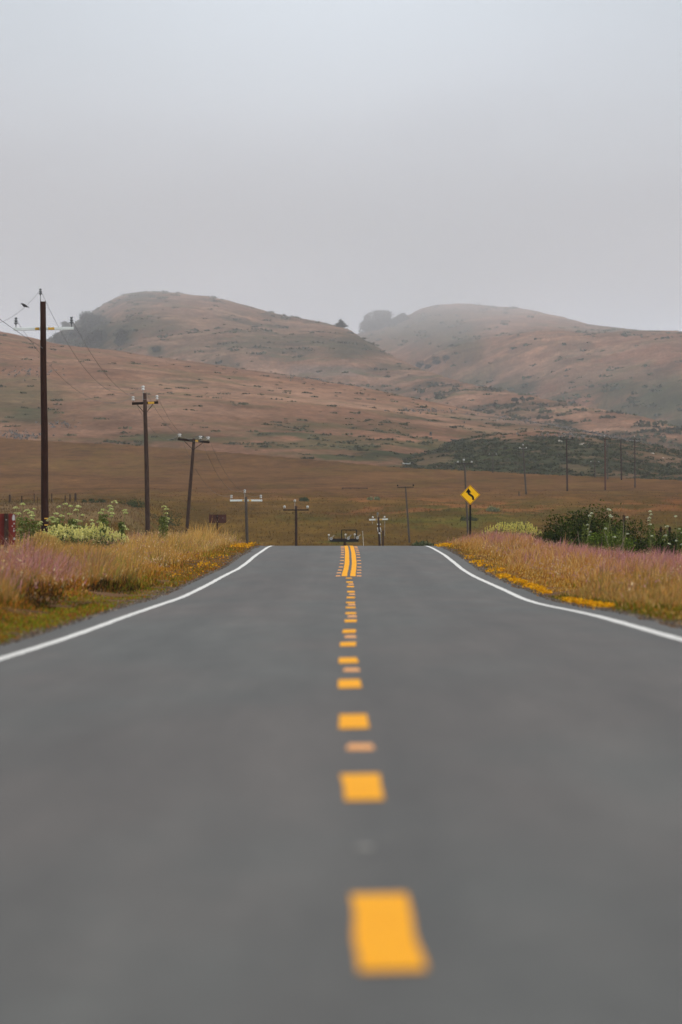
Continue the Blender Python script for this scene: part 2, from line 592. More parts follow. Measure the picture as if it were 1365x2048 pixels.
def build_road():
    def el(d):
        return -EDGE_L + .16 * (vnoise(d * .12, d * 0, 31) - .5) + .16 * (vnoise(d * .5, d * 0, 32) - .5) + .08 * (vnoise(d * 1.7, d * 0, 33) - .5)

    def er(d):
        return EDGE_R + .16 * (vnoise(d * .12, d * 0, 41) - .5) + .16 * (vnoise(d * .5, d * 0, 42) - .5) + .08 * (vnoise(d * 1.7, d * 0, 43) - .5)
    road = strip('road', el, er, -60, 560, 0, M['asphalt'], step=.5, ncross=61)
    tag(road, 'grey two lane asphalt road dipping and rising to a crest', kind='structure')
    for s in (-1, 1):
        o = strip('edge_line', s * 3.125 - .06, s * 3.125 + .06, -60, 400, .004, M['white_paint'], road, .5, 2, .015)
    o['label'] = 'solid white line along the right edge of the road'
    for k in range(17):
        dc = 11.7 + 7.315 * k - (0 if k else .0)
        if dc > 123.3:
            break
        hw = .071 if k == 0 else .076
        strip('centre_dash', -hw, hw, dc - (1.067 if k else 1.1), dc + (1.067 if k else 1.25) if dc < 120 else dc + .5, .004, M['yellow_paint'], road, .15, 2, .012)
    for k in (-2, -1):
        dc = 11.7 + 7.315 * k
        strip('centre_dash', -.076, .076, dc - 1.067, dc + 1.067, .004, M['yellow_paint'], road, .15, 2, .012)
    strip('double_line', -.178, -.038, 124.6, 420, .004, M['yellow_paint'], road, .5, 2, .01)
    strip('double_line', .038, .178, 124.6, 420, .004, M['yellow_paint'], road, .5, 2, .01)
    # cracks sealed with tar
    tar = mat_noise('tar_seal', (.035, .034, .034), (.055, .053, .052), 8, .6)

    def crack(pts, w):
        p = np.array(pts, float)
        dd = np.linspace(p[0, 0], p[-1, 0], 60)
        ss = np.interp(dd, p[:, 0], p[:, 1]) + .12 * (vnoise(dd * .5, dd * 0, 5) - .5)
        V = []
        for e in (-w, w):
            V.append(np.stack([road_x(dd) + ss + e, dd, road_z(dd) + road_tilt(dd) * ss / 6.25 + .003], -1))
        V = np.stack(V, 1).reshape(-1, 3)
        i = np.arange(120).reshape(60, 2)
        q = np.stack([i[:-1, 0], i[:-1, 1], i[1:, 1], i[1:, 0]], -1)
        big_mesh('tar_crack', V, quads=q, mat=tar, parent=road)
    crack([(196, 1.15), (172, 1.35), (150, 1.45), (132, 1.2)], .013)
    # raised pavement markers: small amber blocks
    mk = MB()
    b, t, h = .052, .036, .018
    vs = [(-b, -b, 0), (b, -b, 0), (b, b, 0), (-b, b, 0), (-b * .8, -t, h), (b * .8, -t, h), (b * .8, t, h), (-b * .8, t, h)]
    mk.add(vs, [(0, 1, 5, 4), (1, 2, 6, 5), (2, 3, 7, 6), (3, 0, 4, 7), (4, 5, 6, 7), (3, 2, 1, 0)])
    first = mk.build('road_marker', M['amber'])
    spots = []
    for k in range(13):
        for s in (-.262, .262):
            spots.append((124.8 + 5.9 * k, s, 1.25, 'small amber raised marker beside the double yellow line'))
    for j, dm in enumerate([22.7, 37.3, 51.9, 66.5, 81.1, 95.7, 110.3]):
        spots.append((dm, (.015, .02)[j > 0], 1.25, 'small amber raised marker between two yellow centre dashes'))
    for j, (d, s, sc, lab) in enumerate(spots):
        o = first if j == 0 else first.copy()
        if j:
            COL.objects.link(o)
        o.location = (float(road_x(d)) + s, d, float(road_z(d)) + .001)
        o.scale = (sc, 1.35, sc * .9)
        tag(o, lab, 'road marker', 'amber markers beside the double line' if 'beside' in lab else 'amber markers between the dashes')
    g = first.copy()
    g.data = first.data.copy()
    g.data.materials[0] = M['grey_ceramic']
    COL.objects.link(g)
    g.location = (float(road_x(15)) - .022, 15.0, float(road_z(15)) + .001)
    g.scale = (.5, .5, .5)
    if 'group' in g:
        del g['group']
    tag(g, 'small grey raised marker between the two nearest yellow dashes', 'road marker')
    return road


# ------------------------------------------------------------------ hills
class Hill:
    def __init__(s, name, ridge, rdist, foot, zfoot, power, seed, amp, wl, colour, label, x0=-4000, x1=5400, nx=560, nt=220, back=500):
        s.ridge = smooth_curve(ridge, 900, 6)
        s.rd = smooth_curve(rdist, 400, 10)
        s.ft = smooth_curve(foot, 400, 10)
        s.zf = zfoot
        s.p = power
        s.seed, s.amp, s.wl = seed, amp, wl
        s.name, s.colour, s.label = name, colour, label
        s.x0, s.x1, s.nx, s.nt, s.back = x0, x1, nx, nt, back

    def at(s, px, t):
        px = np.asarray(px, float)
        t = np.asarray(t, float)
        rd, ft = s.rd(px), s.ft(px)
        d = ft + (rd - ft) * t
        X = (px - XC) / F * d
        zr = (YH - s.ridge(px)) / F * rd
        zf = s.zf(px, ft)
        tt = np.clip(t, 0, 1)
        prof = 1 - (1 - tt) ** s.p
        z = zf + (zr - zf) * prof
        z = z + np.minimum(t, 0) * 900
        z = np.where(t > 1, zr - (t - 1) * (rd - ft) * .25, z)
        nz = fbm(X / s.wl, d / (s.wl * 1.6), 5, s.seed)
        ridged = 1 - np.abs(2 * fbm(X / (s.wl * .8) + .4 * nz, d / (s.wl * 3.0), 4, s.seed + 5) - 1)
        mask = np.sin(np.pi * np.clip(t, 0, 1) ** .8) * .9 + .1
        z = z + s.amp * ((nz - .5) * 1.2 - (ridged - .75) * .9) * mask
        fine = (fbm(X / 7.0, d / 9.0, 3, s.seed + 9) - .5) * s.amp * .10
        return X, d, z + fine

    def find(s, px, py):
        """the nearest point of the front face seen in direction (px, py)"""
        t = np.linspace(0.0, 1.05, 600)
        X, d, z = s.at(np.full_like(t, px), t)
        y = YH - F * z / d
        i = np.argmax(y <= py)
        if y[i] > py:
            i = int(np.argmin(y))
        return float(X[i]), float(d[i]), float(z[i])

    def build(s):
        px = np.linspace(s.x0, s.x1, s.nx)
        a = np.linspace(s.x0, -20, 60)[:-1]
        b = np.linspace(-20, 1390, s.nx)
        c = np.linspace(1390, s.x1, 60)[1:]
        px = np.concatenate([a, b, c])
        t = np.concatenate([np.linspace(-.004, 1, s.nt)[:-1], np.linspace(1, 1.25, 14)])
        P, T = np.meshgrid(px, t)
        X, D, Z = s.at(P, T)
        V = np.stack([X, D, Z], -1).reshape(-1, 3)
        nr, nc = X.shape
        i = np.arange(nr * nc).reshape(nr, nc)
        q = np.stack([i[:-1, :-1], i[:-1, 1:], i[1:, 1:], i[1:, :-1]], -1).reshape(-1, 4)
        py = YH - F * Z / D
        col = s.colour(P, py, X, D).reshape(-1, 3)
        o = big_mesh(s.name, V, quads=q, mat=M['hill'], col=col, smooth=True)
        return tag(o, s.label, kind='structure')


BROWN = np.array((.180, .094, .058))
PALE = np.array((.248, .145, .096))
GREEN = np.array((.062, .062, .028))
SCRUB = np.array((.026, .032, .017))


def mixc(a, b, t):
    t = np.clip(t, 0, 1)[..., None]
    return a * (1 - t) + b * t


def blob(px, py, cx, cy, rx, ry, n, soft=.5):
    r = np.sqrt(((px - cx) / rx) ** 2 + ((py - cy) / ry) ** 2) + (n - .5) * 1.1
    return 1 - sm(1 - soft, 1 + soft, r)


def col_a(px, py, X, D):
    n = fbm(X / 60, D / 110, 5, 71)
    n2 = fbm(X / 16, D / 40, 4, 72)
    c = mixc(np.broadcast_to(BROWN, px.shape + (3,)), PALE, (n - .42) * 2.5)
    low = sm(800, 925, py) * sm(300, 640, px)
    c = mixc(c, GREEN, low * sm(.44, .62, n2) * .9)
    c = mixc(c, GREEN, blob(px, py, 20, 800, 110, 45, n2) * .6)
    for (cx, cy, rx, ry) in [(60, 830, 60, 18), (320, 880, 120, 16), (780, 905, 140, 16), (560, 870, 110, 14), (400, 760, 90, 9),
                             (900, 835, 160, 10), (1180, 850, 120, 14), (1270, 870, 90, 12)]:
        c = mixc(c, SCRUB * 1.7, blob(px, py, cx, cy, rx, ry, n2) * sm(.40, .58, n2) * .7)
    c = mixc(c, np.array((.16, .135, .12)), blob(px, py, 640, 745, 90, 10, n2) * .4 + blob(px, py, 1120, 835, 170, 18, n2) * .35)
    return c


def col_b(px, py, X, D):
    n = fbm(X / 120, D / 220, 5, 81)
    n2 = fbm(X / 33, D / 80, 4, 82)
    c = mixc(np.broadcast_to(BROWN, px.shape + (3,)), PALE, (n - .42) * 2.5)
    c = mixc(c, SCRUB, sm(.46, .66, n2) * .6)
    c = mixc(c, PALE * 1.35, sm(.52, .66, fbm(X / 40, D / 30 + X / 60, 4, 84)) * .5)
    c = mixc(c, SCRUB * .8, blob(px, py, 160, 668, 66, 50, n2, .25))
    for (cx, cy, rx, ry, k) in [(245, 670, 26, 26, .9), (300, 650, 60, 20, .6), (420, 690, 120, 22, .35), (600, 690, 140, 20, .45),
                                (720, 690, 60, 24, .6), (280, 592, 24, 10, .6), (310, 700, 16, 10, .8), (500, 655, 90, 10, .3)]:
        c = mixc(c, SCRUB * 1.2, blob(px, py, cx, cy, rx, ry, n2) * k)
    c = mixc(c, np.array((.15, .13, .12)), blob(px, py, 660, 742, 70, 10, n2) * .5)
    return c


def col_c(px, py, X, D):
    n = fbm(X / 160, D / 280, 5, 91)
    n2 = fbm(X / 45, D / 110, 4, 92)
    c = mixc(np.broadcast_to(BROWN, px.shape + (3,)), PALE, (n - .42) * 2.5)
    c = c * (1.12, 1.0, .95)
    c = mixc(c, SCRUB, sm(.48, .64, n2) * .38)
    c = mixc(c, PALE * 1.35, sm(.52, .66, fbm(X / 60, D / 45 + X / 90, 4, 94)) * .5)
    gl = sm(715, 790, py + (n - .5) * 60) * sm(820, 900, px)
    c = mixc(c, GREEN * .75, gl * sm(.30, .55, n2) * .9)
    for (cx, cy, rx, ry, k) in [(880, 660, 85, 34, .7), (930, 700, 36, 30, .6), (760, 672, 70, 26, .5), (1280, 760, 100, 26, .5),
                                (1345, 800, 60, 34, .8), (1230, 660, 90, 10, .4)]:
        c = mixc(c, SCRUB * 1.4 + (.012, .004, 0), blob(px, py, cx, cy, rx, ry, n2) * k)
    c = mixc(c, PALE, blob(px, py, 1080, 745, 150, 22, n) * .5)
    return c


def col_d(px, py, X, D):
    n = fbm(X / 26, D / 60, 5, 101)
    n2 = fbm(X / 8, D / 22, 4, 102)
    base = BROWN * .85
    c = mixc(np.broadcast_to(base, px.shape + (3,)), PALE * .85, (n - .42) * 2)
    veg = sm(.34, .55, n2 + .5 * (n - .5) + .08 * sm(900, 930, py) - .10 * (1 - sm(866, 892, py)) - .12 * sm(1180, 1320, px) * (1 - sm(930, 955, py)))
    c = mixc(c, SCRUB * 1.6, .62 * (1 - .5 * sm(1170, 1320, px)) * sm(868, 888, py) * sm(690, 860, px + (n - .5) * 120))
    c = mixc(c, SCRUB * 1.2, veg * .85)
    return c


def gz_foot(px, ft):
    return ground_z((px - XC) / F * ft, ft) - 1.0


HA = Hill('near_hill', [(-1000, 640), (-300, 650), (0, 668), (60, 680), (110, 692), (250, 708), (350, 722), (600, 757), (750, 785),
                        (900, 815), (1000, 833), (1100, 851), (1250, 880), (1365, 905), (1700, 935), (2400, 945)],
          [(-1000, 3200), (0, 3200), (600, 2600), (1100, 1950), (2400, 1800)],
          [(-1000, 1460), (0, 1400), (350, 1335), (700, 1245), (1100, 1240), (2400, 1240)], gz_foot, 1.25, 3, 5.0, 90, col_a,
          'long brown grassy hillside sloping down from left to right')
HB = Hill('domed_hill', [(-1000, 780), (-200, 745), (0, 722), (60, 702), (98, 682), (140, 655), (165, 638), (205, 612), (240, 592),
                         (280, 584), (330, 586), (400, 597), (450, 607), (560, 636), (680, 655), (705, 662), (745, 690),
                         (800, 722), (850, 742), (960, 771), (1100, 801), (1250, 830), (1365, 857), (1700, 900), (2400, 930)],
          [(-1000, 5600), (0, 5600), (600, 5300), (720, 4800), (850, 3800), (1100, 2900), (1365, 2500), (2400, 2300)],
          [(-1000, 3400), (0, 3350), (600, 2750), (850, 2350), (1100, 2050), (2400, 1880)],
          lambda px, ft: 20 + 0 * px, 1.22, 13, 30, 330, col_b, 'round topped hazy hill with dark trees on its left shoulder')
HC = Hill('hazy_far_hill', [(-1000, 760), (300, 730), (700, 674), (760, 656), (800, 643), (822, 632), (840, 621), (875, 613), (920, 609),
                            (1000, 614), (1060, 620), (1120, 633), (1180, 650), (1260, 659), (1365, 671), (1700, 700), (2400, 760)],
          [(-1000, 6300), (700, 6300), (1000, 6300), (1180, 6000), (1365, 5500), (2400, 5300)],
          [(-1000, 5200), (700, 4700), (850, 3950), (1100, 3300), (1365, 2850), (2400, 2700)],
          lambda px, ft: 24 + 0 * px, 1.16, 23, 40, 420, col_c, 'farthest hazy hill fading into the fog at right')
HD = Hill('scrub_hill', [(-1000, 960), (300, 945), (600, 938), (700, 931), (780, 916), (850, 900), (950, 876), (1050, 863), (1150, 869),
                         (1250, 881), (1365, 901), (1700, 925), (2400, 945)],
          [(-1000, 1400), (600, 1450), (1050, 1520), (2400, 1480)],
          [(-1000, 1330), (600, 1270), (700, 1240), (1000, 1165), (1365, 1085), (2400, 1050)], gz_foot, 1.3, 33, 3.0, 45, col_d,
          'low hill of dark green scrub and pale rocks at the foot of the slope')


# ------------------------------------------------------------------ foliage
def leaf_cards(C, size, colours, flat=0.0, aspect=.55, rng=RNG):
    """diamond leaves at centres C (n,3) with per-leaf size and colour"""
    n = len(C)
    size = np.broadcast_to(np.asarray(size, float), (n,))
    a = rng.normal(size=(n, 3))
    a[:, 2] *= (1 - flat)
    a /= np.linalg.norm(a, axis=1)[:, None]
    b = rng.normal(size=(n, 3))
    b -= (b * a).sum(1)[:, None] * a
    b /= np.linalg.norm(b, axis=1)[:, None]
    s = size[:, None]
    V = np.stack([C - a * s * .5, C + b * s * .5 * aspect, C + a * s * .5, C - b * s * .5 * aspect], 1).reshape(-1, 3)
    q = np.arange(4 * n).reshape(n, 4)
    return V, q, np.repeat(colours, 4, 0)


def varied(n, cols, jit=.18, rng=RNG):
    cols = np.array(cols, float)
    c = cols[rng.integers(0, len(cols), n)]
    w = rng.random((n, 1))
    c = c * (1 - w * .5) + cols[rng.integers(0, len(cols), n)] * w * .5
    return c * (1 + jit * rng.normal(size=(n, 1))).clip(.5, 1.6)


def crown_points(n, lobes, rng=RNG, shell=.55):
    """points through a set of ellipsoid lobes (cx,cy,cz,rx,ry,rz), denser towards the outside, with gaps"""
    L = np.array(lobes, float)
    vol = L[:, 3] * L[:, 4] * L[:, 5]
    idx = rng.choice(len(L), n, p=vol / vol.sum())
    v = rng.normal(size=(n, 3))
    v /= np.linalg.norm(v, axis=1)[:, None]
    r = shell + (1 - shell) * rng.random(n) ** .7
    r *= 1 + .16 * rng.normal(size=n)
    P = L[idx, :3] + v * r[:, None] * L[idx, 3:6]
    return P


def shrub(name, X, d, w, h, label, group, cols, n=2600, leaf=.09, nl=9, seed=1, cat='bush', stems=True, sink=.05, depth=None):
    rng = np.random.default_rng(seed)
    z = float(ground_z(X, d))
    root = empty(name, (X, d, z - sink))
    tag(root, label, cat, group)
    dep = depth or w * .8
    lobes = []
    for k in range(nl):
        a = rng.uniform(-1, 1)
        hh = h * (1 - .45 * a * a) * rng.uniform(.5, 1.0)
        r = rng.uniform(.16, .30) * min(w, 1.6 * h)
        lobes.append((a * w * .42, rng.uniform(-.4, .4) * dep, max(hh - r, r * .6), r * 1.2, r * 1.1, r * rng.uniform(.8, 1.15)))
        lobes.append((a * w * .42, rng.uniform(-.4, .4) * dep, max((hh - r) * .45, r * .5), r * 1.15, r, r))
    P = crown_points(n, lobes, rng)
    P[:, 2] = np.abs(P[:, 2])
    V, q, c = leaf_cards(P, leaf * rng.uniform(.6, 1.4, n), varied(n, cols, .22, rng), .1, .6, rng)
    big_mesh('foliage', V, quads=q, mat=M['bush_leaf'], col=c, parent=root)
    if stems:
        mb = MB()
        for k in range(9):
            l = lobes[2 * k % len(lobes)]
            mb.tube([(l[0] * .3, l[1] * .3, 0), (l[0] * .7, l[1] * .7, l[2] * .55), (l[0], l[1], l[2])], [.03, .02, .008], 5)
        mb.build('stems', M['bark'], root)
    return root


def umbel_plant(X, d, h, nhead, label, group, seed, spread=.45, head=.14, leafy=1.0, headcol=((.56, .60, .24), (.70, .72, .36), (.44, .52, .16)),
                name='flowering_weed', cat='wild plant', leafcol=((.12, .16, .03), (.17, .20, .05), (.09, .12, .03))):
    rng = np.random.default_rng(seed)
    z = float(ground_z(X, d)) - .03
    root = empty(name, (X, d, z))
    tag(root, label, cat, group)
    mb = MB()
    heads = []
    ns = max(2, nhead // 5)
    for s in range(ns):
        bx, by = rng.normal(0, spread * .28, 2)
        lean = rng.normal(0, .10, 2)
        hh = h * (1 if s == 0 else rng.uniform(.65, .97))
        top = np.array((bx + lean[0] * hh, by + lean[1] * hh, hh))
        base = np.array((bx * .4, by * .4, 0))
        mid = (base + top) / 2 + np.array((*rng.normal(0, .03, 2), 0))
        mb.tube([base, mid, top], [.016, .012, .007], 5)
        heads.append(top)
        for k in range(max(2, nhead // ns)):
            f = rng.uniform(.40, .95)
            p0 = base + (top - base) * f
            an = rng.uniform(0, 2 * math.pi)
            r = spread * rng.uniform(.35, .8) * (1.15 - f * .6)
            p1 = p0 + np.array((math.cos(an) * r, math.sin(an) * r, r * rng.uniform(.4, .9)))
            mb.tube([p0, (p0 + p1) / 2 + np.array((0, 0, -.02)), p1], [.008, .006, .004], 4)
            heads.append(p1)
    mb.build('stem', M['stem'], root)
    nl = int(420 * leafy * h)
    zz = rng.random(nl) ** 1.3 * h * .8
    R = spread * (1 - zz / h * .6) * np.sqrt(rng.random(nl))
    an = rng.uniform(0, 2 * math.pi, nl)
    P = np.stack([R * np.cos(an), R * np.sin(an), zz], -1)
    V, q, c = leaf_cards(P, .11 * rng.uniform(.6, 1.5, nl), varied(nl, leafcol, .2, rng), .2, .35, rng)
    big_mesh('leaves', V, quads=q, mat=M['leaf'], col=c, parent=root)
    for hd in heads:
        n = 42
        a = rng.uniform(0, 2 * math.pi, n)
        r = head * np.sqrt(rng.random(n)) * rng.uniform(.7, 1.1)
        P = np.stack([r * np.cos(a), r * np.sin(a), .05 + (head ** 2 - r ** 2) / head * .55 + rng.normal(0, .008, n)], -1)
        V, q, c = leaf_cards(P, .042 * rng.uniform(.7, 1.4, n), varied(n, headcol, .15, rng), .75, .9, rng)
        o = big_mesh('flower_head', V, quads=q, mat=M['leaf'], col=c, parent=root)
        o.location = tuple(hd)
    return root


def lupine(X, d, w, h, label, group, seed, cols=((.72, .66, .20), (.78, .74, .34), (.60, .58, .16)), nsp=120):
    rng = np.random.default_rng(seed)
    z = float(ground_z(X, d)) - .03
    root = empty('flowering_bush', (X, d, z))
    tag(root, label, 'flowering bush', group)
    lobes = []
    for k in range(9):
        a = rng.uniform(-1, 1)
        r = h * rng.uniform(.35, .5)
        lobes.append((a * w * .42, rng.uniform(-.3, .3) * w, max(h * .55 * (1 - .4 * a * a), r * .5), r * 1.4, r * 1.2, r))
    n = 2200
    P = crown_points(n, lobes, rng)
    P[:, 2] = np.abs(P[:, 2])
    V, q, c = leaf_cards(P, .075 * rng.uniform(.6, 1.4, n), varied(n, ((.09, .13, .05), (.13, .17, .06), (.06, .09, .04)), .2, rng), .1, .5, rng)
    big_mesh('foliage', V, quads=q, mat=M['leaf'], col=c, parent=root)
    Vs, qs, cs, off = [], [], [], 0
    L = np.array(lobes)
    for k in range(nsp):
        l = L[rng.integers(0, len(L))]
        a = rng.uniform(0, 2 * math.pi)
        rr = math.sqrt(rng.random())
        ti = math.cos(rr * 1.25)
        p = np.array((l[0] + l[3] * rr * math.cos(a), l[1] + l[4] * rr * math.sin(a), l[2] + l[5] * ti))
        m = 16
        t = rng.random(m)
        ln = rng.uniform(.12, .22)
        r = .034 * (1 - t * .7)
        an = rng.uniform(0, 2 * math.pi, m)
        Pk = p + np.stack([r * np.cos(an), r * np.sin(an), t * ln], -1)
        V, q, c = leaf_cards(Pk, .045 * rng.uniform(.8, 1.3, m), varied(m, cols, .12, rng), .0, .8, rng)
        Vs.append(V)
        qs.append(q + off)
        cs.append(c)
        off += len(V)
    o = big_mesh('flower_spikes', np.concatenate(Vs), quads=np.concatenate(qs), mat=M['leaf'], col=np.concatenate(cs), parent=root)
    o['kind'] = 'stuff'
    return root


def tree(hill, px, py, w, h, label, kind, seed, group=None, cols=((.022, .032, .018), (.035, .046, .024), (.016, .024, .014)), n=1500, leaf=1.5, sink=1.0):
    rng = np.random.default_rng(seed)
    X, d, z = hill.find(px, py)
    s = d / F
    W, H = w * s, h * s
    root = empty('cypress_tree' if kind != 'bush' else 'hill_bush', (X, d, z - sink))
    tag(root, label, 'tree', group)
    mb = MB()
    lean = rng.normal(0, .04) * H
    th = H * (.9 if kind == 'cone' else .6)
    mb.tube([(0, 0, -1), (lean * .3, 0, th * .4), (lean, 0, th)], [.035 * H + .1, .026 * H + .06, .05], 8)
    lobes = []
    if kind == 'cone':
        for k in range(11):
            f = k / 10
            r = W * .5 * (1 - f) ** .8 * rng.uniform(.7, 1.1) + .05 * W
            lobes.append((lean * f + rng.normal(0, .06) * W, rng.normal(0, .06) * W, H * (.10 + .84 * f), r, r, H * .09))
            an = rng.uniform(0, 6.28)
            lobes.append((lean * f + math.cos(an) * r * .7, math.sin(an) * r * .7, H * (.10 + .8 * f), r * .5, r * .5, H * .06))
    else:
        m = 12 if kind == 'round' else 9
        for k in range(m):
            a = rng.uniform(-1, 1)
            zc = rng.uniform(.25, .86) * H
            r = rng.uniform(.16, .26) * W
            wd = math.sqrt(max(.05, 1 - ((zc / H - .5) / .55) ** 2))
            lobes.append((a * W * .36 * wd + lean, rng.uniform(-.34, .34) * W * wd, zc, r * 1.25, r * 1.15, r * .85))
            if k % 2 == 0:
                mb.tube([(lean * .5, 0, H * .3), (a * W * .2, 0, zc * .8), (a * W * .36 * wd, lobes[-1][1], zc)], [.02 * H, .013 * H, .004 * H], 5)
    mb.build('trunk', M['bark'], root)
    P = crown_points(n, lobes, rng, .2)
    P[:, 2] = np.maximum(P[:, 2], .02 * H)
    V, q, c = leaf_cards(P, leaf * rng.uniform(.5, 1.3, n), varied(n, cols, .25, rng), .1, .6, rng)
    big_mesh('crown', V, quads=q, mat=M['leaf'], col=c, parent=root)
    return root


def scatter_scrub(name, hill, n, zone, label, rng, size=(1.2, 3.2), cols=((.034, .042, .020), (.048, .056, .026), (.060, .066, .030), (.075, .064, .036)), per=16, leaf=.9, squash=.55):
    """far-off ground cover that reads as one mass: thousands of low shrubs on a hillside, one stuff object"""
    px = rng.uniform(-60, 1430, n * 6)
    t = rng.uniform(.0, .99, n * 6)
    X, d, z = hill.at(px, t)
    py = YH - F * z / d
    keep = rng.random(len(px)) < zone(px, py, X, d)
    X, d, z = X[keep][:n], d[keep][:n], z[keep][:n]
    m = len(X)
    S = rng.uniform(*size, m)
    v = rng.normal(size=(m, per, 3))
    v /= np.linalg.norm(v, axis=2)[..., None]
    v[..., 2] = np.abs(v[..., 2]) * squash
    r = rng.uniform(.35, 1.0, (m, per, 1))
    P = np.stack([X, d, z], -1)[:, None, :] + v * r * S[:, None, None] * np.array((1.35, 1, 1)) * .5
    base = varied(m, cols, .2, rng)
    c = np.repeat(base, per, 0) * rng.uniform(.75, 1.25, (m * per, 1))
    V, q, cc = leaf_cards(P.reshape(-1, 3), np.repeat(S, per) * .42 * leaf * rng.uniform(.7, 1.3, m * per), c, .2, .7, rng)
    o = big_mesh(name, V, quads=q, mat=M['leaf'], col=cc)
    return tag(o, label, kind='stuff')


# ------------------------------------------------------------------ grass
def blades(name, X, d, h, w, col, label, lean=.45, rng=RNG, tipcol=None):
    n = len(X)
    z = ground_z(X, d) - .02
    an = rng.uniform(0, math.pi, n)
    ax = np.stack([np.cos(an), np.sin(an) * .5, np.zeros(n)], -1)
    la = rng.uniform(0, 2 * math.pi, n)
    ln = np.abs(rng.normal(.0, lean, n)) * h
    wind = np.stack([np.cos(la) * ln + .10 * h, np.sin(la) * ln, np.zeros(n)], -1)
    B = np.stack([X, d, z], -1)
    up = np.stack([np.zeros(n), np.zeros(n), h], -1)
    ww = (np.broadcast_to(w, (n,)) * rng.uniform(.6, 1.4, n))[:, None] * .5
    p0 = B - ax * ww * .6
    p1 = B + ax * ww * .6
    m = B + up * .62 + wind * .45
    p2 = m + ax * ww
    p3 = m - ax * ww
    tip = B + up * (1 - .12 * (ln / np.maximum(h, .01))[:, None]) + wind
    V = np.stack([p0, p1, p2, p3, tip], 1).reshape(-1, 3)
    k = np.arange(n)[:, None] * 5
    q = k + np.array([[0, 1, 2, 3]])
    t = k + np.array([[3, 2, 4]])
    cc = np.repeat(col, 5, 0).reshape(n, 5, 3)
    if tipcol is not None:      # pale seed heads at the top of the blade
        cc[:, 2:4] = cc[:, 2:4] * .45 + tipcol[:, None] * .55
        cc[:, 4] = tipcol
    o = big_mesh(name, V, quads=q, tris=t, mat=M['blade'], col=cc.reshape(-1, 3))
    return tag(o, label, kind='stuff')


GOLD = np.array((.55, .30, .045))
TAN = np.array((.64, .42, .15))
ORANGE = np.array((.38, .145, .020))
PINK = np.array(((.47, .225, .225)))
OLIVE = np.array(((.115, .092, .009)))
GRN = np.array((.15, .17, .012))
HOLLOW_SHADE = np.array((.040, .028, .008))  # shade of the left verge hollows, put into the blade colour
RED = np.array((.26, .085, .034))


def pick(n, w, cols, rng):
    """w (n,k) weights -> colour per blade"""
    w = np.maximum(w, 1e-4)
    cw = np.cumsum(w / w.sum(1, keepdims=True), 1)
    r = rng.random((n, 1))
    i = (r > cw).sum(1).clip(0, len(cols) - 1)
    return np.array(cols)[i] * (1 + .20 * rng.normal(size=(n, 1))).clip(.5, 1.5)


def verge_samples(n, side, d0, d1, rng, smax=30):
    u = rng.random(n)
    d = d0 + (d1 - d0) * u ** .9
    lim = np.minimum(smax, .078 * d + 2.0 - 3.6)
    s = rng.random(n) * lim
    X = road_x(d) + np.where(side < 0, -(EDGE_L + .02 + s), EDGE_R + .02 + s)
    return X, d, s


